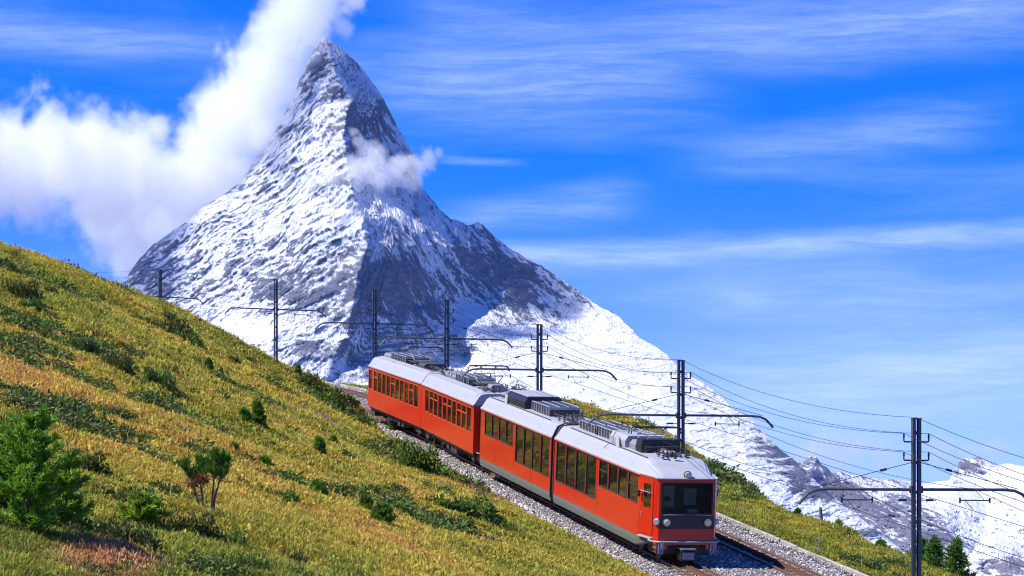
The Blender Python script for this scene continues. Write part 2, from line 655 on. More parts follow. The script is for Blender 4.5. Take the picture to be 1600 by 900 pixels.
def tps(X, Y):
    x, y = np.asarray(X, float).ravel() / 50, np.asarray(Y, float).ravel() / 50
    out_ = TW[-3] + TW[-2] * x + TW[-1] * y
    for k in range(len(HP)):
        r2 = (x - HP[k, 0] / 50) ** 2 + (y - HP[k, 1] / 50) ** 2
        out_ += TW[k] * 0.5 * r2 * np.log(r2 + 1e-12)
    return out_.reshape(np.shape(X))


def ground_z(X, Y, rough=True):
    X, Y = np.asarray(X, float), np.asarray(Y, float)
    y, v = line_coords(X, Y)
    rail = ZR(y)
    left = tps(np.clip(X, -110, 60), np.clip(Y, 0, 270))
    if rough:
        amp = sstep(EDGE_L + 0.2, EDGE_L - 3.5, v)
        left = left + amp * (0.55 * fbm(X / 9, Y / 9, 0 * X, 4) + 0.16 * fbm(X / 1.6, Y / 1.6, 0 * X + 4, 3))
    right = rail - 0.05 + 1.75 * sstep(116, 142, y) * (1 - sstep(158, 172, y)) * sstep(4.5, 8.5, v) - 0.16 * np.maximum(v - EDGE_R, 0) - 0.5 * np.maximum(v - 9.6, 0) + 0.35 * np.maximum(v - 90, 0)
    if rough:
        right = right + sstep(EDGE_R + 0.2, EDGE_R + 2.5, v) * (0.30 * fbm(X / 5, Y / 5, 0 * X + 2, 4) + 0.12 * fbm(X / 1.2, Y / 1.2, 0 * X + 7, 3))
    bed = rail - 0.55
    z = np.where(v < 0, left, right)
    w = sstep(EDGE_L - 0.25, EDGE_L + 0.35, v) * (1 - sstep(EDGE_R - 0.35, EDGE_R + 0.25, v))
    ok = (y > 40) & (y < 245)
    w = np.where(ok, w, 0)
    z = z * (1 - w) + bed * w
    # far away the slope falls off into the valley
    out_d = np.maximum(0, np.maximum(np.maximum(-110 - X, X - 130), np.maximum(Y - 270, -60 - Y)))
    z = z - 0.75 * out_d
    return np.maximum(z, -640)


def raycast(px, py, d0=38, d1=240):
    """where a line of sight meets the ground"""
    d = np.linspace(d0, d1, 1600)
    X, Z = (px - 800) / F * d, (HZ - py) / F * d
    g = ground_z(X, d)
    hit = np.where(Z < g)[0]
    i = hit[0] if len(hit) else len(d) - 1
    return Vector((X[i], d[i], float(g[i])))


# shared colour of turf by place (used by soil and by the grass on it)
def turf_colour(t, green_shift=0.0):
    geo = t.add('ShaderNodeNewGeometry')
    P = geo.outputs['Position']
    Pm = t.mapping(P, rot=(0, 0, R(20)), scale=(1.0, 0.45, 1.0))
    big = t.noise(Pm, 0.10, 4, 0.6, dist=0.6)
    mid = t.noise(Pm, 0.55, 5, 0.62, dist=0.4)
    small = t.noise(P, 3.4, 4, 0.65)
    tiny = t.noise(P, 14.0, 3, 0.7)
    a = t.math('ADD', t.math('MULTIPLY', big, 0.75), t.math('MULTIPLY', mid, 0.50))
    a = t.math('ADD', a, t.math('MULTIPLY', small, 0.25))
    a = t.math('ADD', a, t.math('MULTIPLY', tiny, 0.16))
    # drier, more orange around the middle left of the slope
    rel = t.vmath('MULTIPLY', t.vmath('SUBTRACT', P, (-11.5, 66.0, 3.0)), (0.085, 0.055, 0.0))
    dry = t.smooth(t.vmath('LENGTH', rel), 1.3, 0.1)
    a = t.math('ADD', a, t.math('MULTIPLY', dry, 0.16))
    # greener near the foot of the view and at random broad patches, as the herbs stand there
    syp = t.add('ShaderNodeSeparateXYZ')
    t.put(syp.inputs[0], P)
    near_ = t.math('MULTIPLY', t.smooth(syp.outputs[1], 60.0, 44.0), 0.11)
    bank_ = t.math('MULTIPLY', t.smooth(syp.outputs[0], 4.0, 9.0), 0.08)
    a = t.math('SUBTRACT', a, t.math('ADD', near_, bank_))
    blot = t.noise(P, 1.1, 3, 0.5)
    a = t.math('ADD', a, t.math('MULTIPLY', t.math('SUBTRACT', blot, 0.5), 0.45))
    a = t.math('SUBTRACT', a, 0.335 + green_shift)
    col = t.ramp(a, [(0.12, (0.035, 0.060, 0.008)), (0.32, (0.12, 0.180, 0.012)), (0.46, (0.25, 0.25, 0.026)), (0.58, (0.40, 0.31, 0.040)), (0.72, (0.50, 0.28, 0.065)), (0.88, (0.44, 0.19, 0.085))])
    # a patch of reddish grass in the near corner
    rel = t.vmath('MULTIPLY', t.vmath('SUBTRACT', P, (-6.55, 43.5, 0.0)), (0.75, 0.36, 0.0))
    pk = t.math('ADD', t.vmath('LENGTH', rel), t.math('MULTIPLY', mid, 1.1))
    col = t.mix(t.math('MULTIPLY', t.smooth(pk, 1.5, 0.75), 0.85), col, (0.46, 0.17, 0.12))
    return col, P, mid, small, tiny


m, t, p, out = new_mat('turf')
col, P, mid, small, tiny = turf_colour(t, 0.02)
col = t.mix(t.math('MULTIPLY', t.smooth(tiny, 0.35, 0.75), 0.35), col, (0.10, 0.075, 0.022))
# far below, the valley is dark forest and scree
sv = t.add('ShaderNodeSeparateXYZ')
t.put(sv.inputs[0], P)
vf = t.noise(P, 0.004, 5, 0.6)
col = t.mix(t.smooth(sv.outputs[2], -60.0, -160.0), col, t.mix(t.smooth(vf, 0.45, 0.6), (0.025, 0.04, 0.03), (0.10, 0.10, 0.11)))
t.put(p.inputs['Base Color'], col)
p.inputs['Roughness'].default_value = 0.95
bump(t, p, t.math('ADD', small, tiny), 1.0, 0.12)
MAT['turf'] = m

m, t, p, out = new_mat('grass_blades')
col, P, mid, small, tiny = turf_colour(t, 0.0)
geo = t.add('ShaderNodeNewGeometry')
oi = t.add('ShaderNodeObjectInfo')
col = t.mix(t.math('MULTIPLY', geo.outputs['Random Per Island'], 0.30), col, (0.55, 0.42, 0.05))
hv = t.add('ShaderNodeHueSaturation')
t.put(hv.inputs['Value'], t.math('ADD', t.math('MULTIPLY', oi.outputs['Random'], 0.75), 0.78))
t.put(hv.inputs['Hue'], t.math('ADD', t.math('MULTIPLY', oi.outputs['Random'], 0.05), 0.475))
t.put(hv.inputs['Color'], col)
t.put(p.inputs['Base Color'], hv.outputs[0])
p.inputs['Roughness'].default_value = 0.7
tr = t.add('ShaderNodeBsdfTranslucent')
t.put(tr.inputs['Color'], hv.outputs[0])
mx = t.add('ShaderNodeMixShader')
mx.inputs[0].default_value = 0.35
t.l.new(p.outputs[0], mx.inputs[1])
t.l.new(tr.outputs[0], mx.inputs[2])
t.l.new(mx.outputs[0], out.inputs['Surface'])
MAT['grass'] = m

# --- ground sheet (one mesh, fine near the camera's view, coarse towards the valley)
gx = np.concatenate([[-9000, -4000, -1500, -700, -400, -250, -180, -140, -115], np.arange(-95, -45, 3.0), np.arange(-45, -28, 0.8), np.arange(-28, 26, 0.26), np.arange(26, 60, 1.2), np.arange(60, 132, 6), [150, 200, 300, 500, 900, 1800, 4000, 9000]])
gy = np.concatenate([[-9000, -3000, -900, -300, -120, -60, -30, -10], np.arange(0, 36, 1.2), np.arange(36, 100, 0.30), np.arange(100, 172, 0.42), np.arange(172, 274, 2.0), [280, 300, 340, 420, 600, 1000, 2000, 4500, 9000, 20000, 45000]])
GX, GY = np.meshgrid(gx, gy)
GZ = ground_z(GX, GY)
nx_, ny_ = len(gx), len(gy)
idx = np.arange(nx_ * ny_).reshape(ny_, nx_)
faces = np.stack([idx[:-1, :-1], idx[:-1, 1:], idx[1:, 1:], idx[1:, :-1]], -1).reshape(-1, 4)
me = np_mesh('ground', np.stack([GX, GY, GZ], -1).reshape(-1, 3), faces, smooth=True)
ground = link('ground', me, mat=MAT['turf'])
tag(ground, kind='structure', label='grassy mountain slope of yellow and green turf above the railway', cat='ground')

# --- ballast bed along both tracks
m, t, p, out = new_mat('ballast_gravel')
geo = t.add('ShaderNodeNewGeometry')
P = geo.outputs['Position']
vo = t.add('ShaderNodeTexVoronoi')
t.put(vo.inputs['Vector'], P)
vo.inputs['Scale'].default_value = 11.0
br = t.noise(P, 0.8, 4, 0.6)
sp = t.add('ShaderNodeSeparateColor')
t.put(sp.inputs[0], vo.outputs['Color'])
c = t.ramp(sp.outputs[0], [(0.0, (0.10, 0.095, 0.10)), (0.5, (0.30, 0.28, 0.27)), (1.0, (0.55, 0.52, 0.50))])
c = t.mix(t.math('MULTIPLY', t.smooth(br, 0.4, 0.7), 0.35), c, (0.22, 0.15, 0.11))
c = t.mix(t.smooth(vo.outputs['Distance'], 0.25, 0.7), c, (0.05, 0.045, 0.045))
t.put(p.inputs['Base Color'], c)
p.inputs['Roughness'].default_value = 0.9
bump(t, p, t.math('SUBTRACT', 1.0, vo.outputs['Distance']), 1.0, 0.06)
MAT['ballast'] = m
prof = [(EDGE_L - 0.30, -0.55), (EDGE_L, -0.17), (EDGE_L + 0.5, -0.12), (-HS - 1.0, -0.10), (-HS, -0.12), (-HS + 0.9, -0.10), (0, -0.09), (HS - 0.9, -0.10), (HS, -0.12), (HS + 1.0, -0.10), (EDGE_R - 0.45, -0.12), (EDGE_R, -0.14), (EDGE_R + 0.10, -0.55)]
ys = np.arange(48, 240, 0.5)
vs = []
for y in ys:
    c_, T, n = frame(y)
    for k, (v, dz) in enumerate(prof):
        q = c_ + n * v
        j = 0.05 * float(math.sin(y * 3.1 + k * 2.3)) if 0 < k < len(prof) - 1 else 0
        vs.append((q.x, q.y, q.z + dz + j * 0.4))
nP = len(prof)
fc = [(i * nP + k, i * nP + k + 1, (i + 1) * nP + k + 1, (i + 1) * nP + k) for i in range(len(ys) - 1) for k in range(nP - 1)]
me = np_mesh('ballast_bed', vs, fc, smooth=True)
tag(link('ballast_bed', me, mat=MAT['ballast']), kind='structure', label='grey gravel ballast under the two rack railway tracks', cat='railway bed')

# pale concrete kerb on the valley side of the ballast
m, t, p, out = new_mat('pale_concrete')
P = t.add('ShaderNodeNewGeometry').outputs['Position']
n = t.noise(P, 2.0, 6, 0.65)
t.put(p.inputs['Base Color'], t.ramp(n, [(0.3, (0.22, 0.205, 0.19)), (0.7, (0.46, 0.44, 0.41))]))
p.inputs['Roughness'].default_value = 0.85
bump(t, p, n, 0.4, 0.03)
MAT['concrete'] = m
kerb = empty('kerb', on_line(100, EDGE_R + 0.02))
tag(kerb, 'low pale concrete edging between the gravel and the valley side grass', 'kerb', kind='structure')
Kinv = Matrix.Translation(kerb.location).inverted()
y = 62.0
i = 0
while y < 215:
    mb = MB()
    y1 = y + 2.4
    rings = []
    for yy in (y, y1 - 0.03):
        c_, T, n = frame(yy)
        ring = [c_ + n * (EDGE_R + a) + Vector((0, 0, b + 0.012 * math.sin(i * 1.7))) for a, b in ((0.10, -0.5), (0.10, -0.04), (0.12, -0.01), (0.19, -0.01), (0.21, -0.04), (0.21, -0.5))]
        rings.append([Kinv @ q for q in ring])
    mb.loft(rings, closed=True, cap=True)
    mb.build('kerb_stone', MAT['concrete'], kerb)
    y = y1
    i += 1


# --- the two tracks: rails, rack, sleepers
def sweep_line(v, prof2, y0, y1, step, org):
    rings = []
    for yy in np.arange(y0, y1, step):
        c_, T, n = frame(float(yy))
        rings.append([c_ + n * (v + a) + Vector((0, 0, b)) - org for a, b in prof2])
    mb = MB()
    mb.loft(rings, closed=True, cap=True)
    return mb


rail_prof = [(-0.055, -0.13), (0.055, -0.13), (0.055, -0.115), (0.010, -0.10), (0.010, -0.04), (0.034, -0.03), (0.034, 0.0), (-0.034, 0.0), (-0.034, -0.03), (-0.010, -0.04), (-0.010, -0.10), (-0.055, -0.115)]
rack_prof = [(-0.075, -0.10), (0.075, -0.10), (0.075, 0.02), (0.048, 0.02), (0.048, -0.06), (-0.048, -0.06), (-0.048, 0.02), (-0.075, 0.02)]
sl = MB().box(-0.85, 0.85, -0.10, 0.10, -0.07, 0.0, 0.015)
sleeper_me = sl.mesh('sleeper')
sleeper_me.materials.append(MAT['sleeper'])
for v0, lab in ((-HS, 'rusty rack railway track that carries the red train'), (HS, 'empty rusty rack railway track on the valley side of the red train')):
    org = on_line(95, v0)
    tr_ = empty('railway_track', org)
    tag(tr_, lab, 'railway track')
    for s in (-0.5, 0.5):
        sweep_line(v0 + s, rail_prof, 52, 232, 1.0, org).build('rail', MAT['railtop'], tr_)
    rk = sweep_line(v0, rack_prof, 52, 232, 1.0, org)
    for yy in np.arange(78, 122, 0.12):
        c_, T, n = frame(float(yy))
        a = c_ + n * (v0 - 0.06) - org + Vector((0, 0, -0.02))
        b = c_ + n * (v0 + 0.06) - org + Vector((0, 0, -0.02))
        rk.tube(a, b, 0.022, n=4, cap=False)
    rk.build('rack_rail', MAT['rust'], tr_)
    yy = 76.0
    while yy < 214:
        c_, T, n = frame(yy)
        up = n.cross(T).normalized()
        M = Matrix((n, T, up)).transposed().to_4x4()
        M.translation = c_ + n * v0 - org + Vector((0, 0, -0.075))
        o = link('sleeper', sleeper_me, tr_, None, M)
        yy += 0.72
# ------------------------------------------------------------------ mountains
def relief(name, sky_pts, ctrl, x0, x1, step, nrow, ybot, snow_bias, seed, amp, strata, mat, sky_jag=3.0, smooth_px=3, n_back=2, rock_tint=(), strata_rng=None, lift=None, arete=None, soft_from=None):
    """a mountain face as a displaced surface: heights and distances given at chosen points of its ridges and faces"""
    sp_ = np.array(sky_pts, float)
    cp = [Vector((a, b)) for a, b, c in ctrl]
    cd = np.array([c for a, b, c in ctrl], float)
    vo_, _, tri, _, _, _ = delaunay_2d_cdt(cp, [], [], 0, 1e-4)
    vo_ = np.array([(v.x, v.y) for v in vo_])
    near = np.array([int(np.argmin((vo_[i, 0] - np.array([q.x for q in cp])) ** 2 + (vo_[i, 1] - np.array([q.y for q in cp])) ** 2)) for i in range(len(vo_))])
    vd = cd[near]
    px = np.arange(x0, x1, step)
    top = np.interp(px, sp_[:, 0], sp_[:, 1])
    jag = sky_jag * (1.3 * fbm(px / 14, px * 0 + seed, px * 0, 4) + 0.6 * fbm(px / 3.5, px * 0 + seed + 3, px * 0, 3))
    jag -= np.maximum(jag, 0) * 0.3
    tt = np.linspace(0, 1, nrow) ** 1.0
    # distances on a regular grid of directions, linear between the chosen points, edges rounded a little
    pyr = np.arange(top.min() - 30, ybot + 2, step)
    RX, RY = np.meshgrid(px, pyr)
    D = np.full(RX.shape, np.nan)
    for tr3 in tri:
        a, b, c = (vo_[k] for k in tr3)
        det = (b[1] - c[1]) * (a[0] - c[0]) + (c[0] - b[0]) * (a[1] - c[1])
        if abs(det) < 1e-9:
            continue
        i0, i1 = np.searchsorted(px, min(a[0], b[0], c[0]) - step), np.searchsorted(px, max(a[0], b[0], c[0]) + step)
        j0, j1 = np.searchsorted(pyr, min(a[1], b[1], c[1]) - step), np.searchsorted(pyr, max(a[1], b[1], c[1]) + step)
        sx_, sy_ = RX[j0:j1, i0:i1], RY[j0:j1, i0:i1]
        l1 = ((b[1] - c[1]) * (sx_ - c[0]) + (c[0] - b[0]) * (sy_ - c[1])) / det
        l2 = ((c[1] - a[1]) * (sx_ - c[0]) + (a[0] - c[0]) * (sy_ - c[1])) / det
        l3 = 1 - l1 - l2
        ins = (l1 >= -1e-6) & (l2 >= -1e-6) & (l3 >= -1e-6)
        val = l1 * vd[tr3[0]] + l2 * vd[tr3[1]] + l3 * vd[tr3[2]]
        sub = D[j0:j1, i0:i1]
        sub[ins] = val[ins]
    good = (~np.isnan(D)).sum(0) > 2
    D, px, top = D[:, good], px[good], top[good]
    for j in range(D.shape[1]):
        g_ = np.where(~np.isnan(D[:, j]))[0]
        if len(g_) < len(pyr):
            D[:, j] = np.interp(np.arange(len(pyr)), g_, D[g_, j])
    def blur(D, k):
        for _ in range(2):
            for ax in (0, 1):
                pad = [(k, k), (0, 0)] if ax == 0 else [(0, 0), (k, k)]
                E = np.pad(D, pad, mode='edge')
                cs = np.cumsum(E, ax)
                n_ = D.shape[ax]
                z_ = np.zeros_like(np.take(cs, [0], ax))
                cs = np.concatenate([z_, cs], ax)
                D = (np.take(cs, np.arange(2 * k + 1, n_ + 2 * k + 1), ax) - np.take(cs, np.arange(0, n_), ax)) / (2 * k + 1)
        return D
    D1 = blur(D, int(smooth_px))
    D2 = blur(D, 14)
    wsm = sstep(*soft_from, px)[None, :] if soft_from else 0.0
    if soft_from:
        wsm = wsm * sstep(-40, 25, RY - (np.interp(px, [690, 760, 885, 960], [350, 372, 497, 520])[None, :]) ) if name == 'snow_peak' else wsm
    D = D1 * (1 - wsm) + D2 * wsm
    tt = np.linspace(0, 1, nrow)
    PX = np.repeat(px[None, :], nrow, 0)
    PY = top[None, :] + (ybot - top[None, :]) * tt[:, None]
    D = np.stack([np.interp(PY[:, j], pyr, D[:, j]) for j in range(len(px))], 1)
    PY = PY + jag[good][None, :] * np.exp(-(PY - PY[:1]) / 5.0)
    S = F / D
    X, Y, Z = (PX - 800) / S, D, (HZ - PY) / S

    def normals(X, Y, Z):
        ax_, ay_, az_ = (np.gradient(q, axis=1) for q in (X, Y, Z))
        bx_, by_, bz_ = (np.gradient(q, axis=0) for q in (X, Y, Z))
        n = np.stack([by_ * az_ - bz_ * ay_, bz_ * ax_ - bx_ * az_, bx_ * ay_ - by_ * ax_], -1)
        n /= np.linalg.norm(n, axis=-1, keepdims=True) + 1e-9
        s = np.sign(n[..., 1:2])
        return n * np.where(s > 0, -1, 1)
    N0 = normals(X, Y, Z)
    # strata run as tilted ledges, gullies run down the faces
    turn = strata_rng(PX, PY) if strata_rng is not None else 0.0
    a = R(strata)
    a2 = R(-52)
    u = (X * math.cos(a) + Z * math.sin(a)) * (1 - turn) + (X * math.cos(a2) + Z * math.sin(a2)) * turn
    w = (-X * math.sin(a) + Z * math.cos(a)) * (1 - turn) + (-X * math.sin(a2) + Z * math.cos(a2)) * turn + 0.25 * Y
    wp = 75 * fbm(X / 330, Y / 420, Z / 330 + seed, 4) + 16 * fbm(X / 70, Y / 90, Z / 70 + seed, 3)
    tn = turn if strata_rng is not None else 0.0
    rib = fbm(u / 130, (w + wp) / 33, Y / 330 + seed, 6, 0.68)
    rib2 = fbm(u / 30, (w + wp) / 12, Y / 110 + seed + 5, 5, 0.68)
    big = fbm(X / 520, Y / 700, Z / 900 + seed, 3, 0.5, ridged=True)
    cut = fbm((X + 0.6 * Z) / 120, Y / 200, (Z - 0.4 * X) / 330 + seed, 4, 0.55, ridged=True)
    fine = fbm(X / 24, Y / 30, Z / 22 + seed, 4, 0.62, ridged=True)
    A = lift(PX, PY) if lift is not None else 1.0
    crag = fbm(X / 210, Y / 260, Z / 260 + seed + 2, 5, 0.6, ridged=True)
    disp = amp * A * (0.45 * big + 0.46 * rib + 0.26 * cut + 0.62 * crag + 0.12 * rib2 + 0.04 * fine)
    if arete is not None:
        disp = disp + arete(PX, PY)
    edge_fade = sstep(0, 0.03, np.repeat(tt[:, None], PX.shape[1], 1))
    # a displacement along the line of sight keeps outlines where they are
    Dn = D - disp * (0.4 + 0.6 * edge_fade)
    S2 = F / Dn
    X2, Y2, Z2 = (PX - 800) / S2, Dn, (HZ - PY) / S2
    Nn = normals(X2, Y2, Z2)
    sb = np.zeros_like(D)
    for (bx, by, br, bry, ba) in snow_bias:
        sb += ba * np.exp(-((PX - bx) / br) ** 2 - ((PY - by) / bry) ** 2)
    drift = fbm(X / 170, Y / 170, Z / 110 + 9 + seed, 5, 0.62)
    snow = 0.44 + 0.6 * (Nn[..., 2] - 0.45) - 2.0 * rib - 1.5 * rib2 - 0.30 * fine + 0.48 * drift - 0.22 * cut * (1 - tn) - 0.30 * crag + sb - 0.30 * tn
    verts = np.stack([X2, Y2, Z2], -1)
    rows = [verts]
    backs = []
    for q in range(n_back, 0, -1):
        b = verts[0].copy()
        b[:, 1] += 420.0 * q * q
        b[:, 2] -= 520.0 * q * q
        backs.append(b[None])
    allv = np.concatenate(backs + rows, 0)
    H, W = allv.shape[:2]
    idx_ = np.arange(H * W).reshape(H, W)
    fcs = np.stack([idx_[:-1, :-1], idx_[1:, :-1], idx_[1:, 1:], idx_[:-1, 1:]], -1).reshape(-1, 4)
    me_ = np_mesh(name, allv.reshape(-1, 3), fcs, smooth=True)
    sn = np.concatenate([np.repeat(snow[:1], n_back, 0), snow], 0).ravel().astype(np.float32)
    at = me_.attributes.new('snow_cover', 'FLOAT', 'POINT')
    at.data.foreach_set('value', sn)
    o = link(name, me_, mat=mat)
    return o


def mountain_mat(name, rock_a, rock_b, thr, soft=0.07):
    m, t, p, out = new_mat(name)
    at = t.add('ShaderNodeAttribute', attribute_name='snow_cover')
    geo = t.add('ShaderNodeNewGeometry')
    P = geo.outputs['Position']
    Pr = t.mapping(P, rot=(0, R(-24), 0), scale=(0.42, 0.8, 1.5))
    n1 = t.noise(P, 0.16, 6, 0.8)
    n2 = t.noise(Pr, 0.05, 7, 0.75)
    n4 = t.noise(Pr, 0.012, 5, 0.65)
    n3 = t.noise(P, 0.0045, 4, 0.6)
    s = t.math('ADD', at.outputs['Fac'], t.math('MULTIPLY', t.math('SUBTRACT', n1, 0.5), 1.7))
    s = t.math('ADD', s, t.math('MULTIPLY', t.math('SUBTRACT', n2, 0.5), 1.1))
    s = t.math('ADD', s, t.math('MULTIPLY', t.math('SUBTRACT', n4, 0.5), 0.6))
    f = t.smooth(s, thr - soft, thr + soft)
    rock = t.mix(t.smooth(n3, 0.35, 0.65), rock_a, rock_b)
    rock = t.mix(t.smooth(n2, 0.35, 0.75), rock, tuple(x * 0.45 for x in rock_a))
    dust = t.mix(t.math('MULTIPLY', t.smooth(s, thr - 0.42, thr), 0.40), rock, (0.70, 0.71, 0.74))
    c = t.mix(f, dust, t.mix(t.smooth(n4, 0.3, 0.7), (0.56, 0.59, 0.66), (0.71, 0.72, 0.75)))
    t.put(p.inputs['Base Color'], c)
    p.inputs['Roughness'].default_value = 0.85
    p.inputs['Specular IOR Level'].default_value = 0.2
    h = t.math('ADD', t.math('MULTIPLY', n1, 0.8), t.math('MULTIPLY', n2, 1.4))
    h = t.math('MULTIPLY', h, t.math('SUBTRACT', 1.35, t.math('MULTIPLY', t.smooth(at.outputs['Fac'], 0.1, 0.9), 1.1)))
    bump(t, p, h, 0.7, 6.0)
    return m


MAT['matter'] = mountain_mat('snowy_rock', (0.09, 0.105, 0.15), (0.175, 0.175, 0.22), -0.10)
MAT['range'] = mountain_mat('distant_snowy_rock', (0.15, 0.145, 0.175), (0.23, 0.205, 0.225), 0.16)

sky_A = [(150, 505), (192, 470), (196, 440), (203, 425), (215, 408), (240, 381), (262, 366), (300, 340), (325, 318), (350, 303), (378, 283), (400, 248), (430, 205), (452, 165), (470, 120), (482, 96), (488, 80), (494, 72), (500, 64), (507, 57), (512, 63), (520, 64), (526, 72), (534, 74), (545, 87), (560, 100), (577, 122), (592, 142), (608, 172), (620, 196), (632, 218), (645, 240), (650, 262), (655, 288), (668, 304), (690, 330), (703, 341), (716, 345), (730, 352), (738, 351), (747, 346), (758, 355), (775, 372), (800, 391), (835, 410), (870, 430), (905, 456), (940, 481), (960, 488), (1000, 528), (1030, 545), (1060, 571), (1085, 590), (1110, 606), (1130, 622), (1150, 640), (1170, 652), (1200, 684), (1222, 704), (1245, 722), (1262, 740), (1300, 775), (1340, 806), (1380, 836), (1420, 868), (1470, 905), (1520, 930)]
ctrl_A = [
    # outer hull a little beyond the skyline
    (140, 440, 11150), (190, 395, 11150), (240, 350, 11120), (300, 310, 11120), (378, 255, 11080), (430, 170, 11080), (478, 70, 11050), (508, 35, 11020), (555, 70, 11050), (610, 140, 11150), (660, 225, 11200), (668, 280, 11220), (705, 318, 11250), (747, 322, 11200), (800, 365, 11240), (870, 405, 11160), (945, 450, 11000), (1010, 500, 10780), (1070, 545, 10500), (1160, 625, 10140), (1260, 705, 9950), (1350, 780, 9650), (1440, 850, 9400), (1540, 905, 9200),
    # the ridge towards the viewer
    (510, 66, 11000), (522, 110, 10900), (546, 156, 10800), (537, 200, 10730), (541, 250, 10650), (550, 300, 10560), (566, 340, 10490), (574, 385, 10410), (560, 425, 10320), (552, 470, 10220), (545, 515, 10120), (520, 560, 10020), (505, 610, 9920),
    # left face
    (484, 110, 11000), (470, 160, 10960), (455, 230, 10900), (400, 290, 10950), (330, 345, 10960), (250, 395, 11050), (205, 440, 11050), (480, 300, 10700), (430, 380, 10680), (330, 420, 10780), (250, 470, 10850), (480, 420, 10420), (400, 470, 10480), (300, 520, 10550), (200, 560, 10650), (420, 545, 10120), (340, 600, 10150),
    # shoulder wall on the right and its edge
    (762, 372, 11140), (800, 420, 11110), (845, 458, 11050), (888, 497, 10970), (775, 450, 11010), (800, 480, 10940), (835, 505, 10850), (760, 545, 10430), (870, 525, 10760), (908, 520, 10850),
    # bright slopes
    (800, 398, 11190), (870, 440, 11090), (940, 490, 10900), (1000, 540, 10650), (960, 560, 10470), (900, 560, 10400), (850, 575, 10240), (1060, 582, 10400), (1040, 630, 9990), (960, 640, 9870), (860, 630, 9850), (1150, 650, 10060), (1110, 690, 9720), (1000, 700, 9580), (900, 700, 9530), (780, 600, 9990), (740, 660, 9650), (1200, 690, 9920), (1245, 730, 9760), (1200, 760, 9420), (1100, 760, 9380), (1320, 800, 9500), (1290, 830, 9280), (1400, 870, 9260),
    # foot
    (150, 700, 10000), (300, 700, 9900), (450, 680, 9750), (600, 660, 9700), (640, 720, 9500), (150, 1000, 8800), (500, 1000, 8700), (900, 1000, 8600), (1250, 1000, 8600), (1540, 1000, 8700),
]
_rx = [(66, 510), (110, 522), (156, 546), (200, 537), (250, 541), (300, 550), (340, 566), (385, 574), (425, 560), (470, 552), (515, 545), (560, 520), (610, 505)]
for py_ in (110, 140, 175, 210, 250, 295, 340, 385, 430, 475, 520, 560):
    x_r = float(np.interp(py_, [q[0] for q in _rx], [q[1] for q in _rx]))
    edge = float(np.interp(py_, [86, 122, 172, 240, 288, 330, 350, 400, 450, 560], [545, 577, 608, 645, 655, 690, 740, 745, 745, 730]))
    for q_, off_ in enumerate((38, 82, 126, 170, 205)):
        if x_r + off_ < edge + 2:
            k_ = 3.9 if py_ < 480 else 3.0
            ctrl_A.append((x_r + off_ + 8 * math.sin(py_ * 1.7), py_ + 0.01 * q_, 11000 - (py_ - 66) * 1.985 + k_ * off_ ))
bias_A = [
    # (px, py, radius x, radius y, amount): where snow lies or rock stays bare
    (930, 520, 160, 46, 0.85), (1050, 650, 150, 60, 0.70), (860, 600, 150, 40, 0.90), (1180, 760, 120, 60, 0.60), (1330, 830, 110, 40, 0.55), (1000, 720, 160, 50, 0.70), (760, 600, 60, 50, 0.3),
    (830, 440, 26, 16, -0.15), (812, 452, 50, 44, -1.0), (860, 430, 40, 18, 0.5), (760, 400, 40, 40, -0.55), (870, 500, 35, 14, -0.5), (840, 520, 60, 10, -0.3),
    (410, 512, 62, 22, 1.0), (355, 505, 40, 20, 0.8), (470, 400, 120, 45, -0.05), (530, 445, 70, 55, -0.42), (440, 455, 46, 28, -0.62), (300, 450, 110, 36, -0.25), (225, 430, 40, 40, -0.45),
    (612, 438, 44, 34, -0.95), (650, 485, 40, 28, -0.6), (585, 200, 40, 40, -0.12), (554, 205, 14, 40, -0.55), (490, 215, 55, 75, 0.38), (600, 130, 50, 30, 0.25), (640, 330, 70, 50, 0.22), (497, 98, 14, 18, -1.2), (475, 135, 12, 14, -0.6), 
    (600, 330, 34, 30, 0.30), (668, 390, 70, 34, 0.25), (715, 480, 50, 60, 0.30), (480, 335, 110, 26, 0.45), (430, 320, 80, 20, 0.35), (500, 160, 36, 24, 0.15), (590, 395, 12, 50, 0.2),
    (570, 560, 70, 30, -0.30), (620, 585, 80, 24, -0.35), (1080, 592, 34, 12, -0.8), (1200, 706, 40, 18, -1.4), (1238, 738, 30, 20, -1.4), (1120, 622, 30, 12, -0.8), (1165, 658, 28, 12, -0.8), (1350, 832, 60, 10, -1.2), (1280, 775, 34, 12, -1.2), (1000, 530, 20, 10, -0.4),
    (730, 640, 60, 30, 0.3), (470, 537, 44, 10, -0.9), (1255, 760, 34, 14, -0.9), (880, 655, 60, 14, -0.5), (1010, 640, 50, 10, -0.4), (1090, 705, 60, 10, -0.4),
]


def lift_A(px, py):
    calm = np.exp(-((px - 960) / 210) ** 2 - ((py - 540) / 95) ** 2) + np.exp(-((px - 1080) / 240) ** 2 - ((py - 690) / 110) ** 2) * 0.9
    calm += 0.7 * np.exp(-((px - 400) / 75) ** 2 - ((py - 512) / 25) ** 2)
    return 1.0 - 0.45 * np.clip(calm, 0, 1)


def turn_A(px, py):
    x_r = np.interp(py, [q[0] for q in _rx], [q[1] for q in _rx])
    return sstep(5, 45, px - x_r) * (1 - sstep(500, 580, py))


def arete_A(px, py):
    x_r = np.interp(py, [q[0] for q in _rx], [q[1] for q in _rx]) + 16 * fbm(py / 34, py * 0, py * 0 + 2, 4)
    return 30 * np.exp(-np.abs(px - x_r) / 8) * (py < 520)


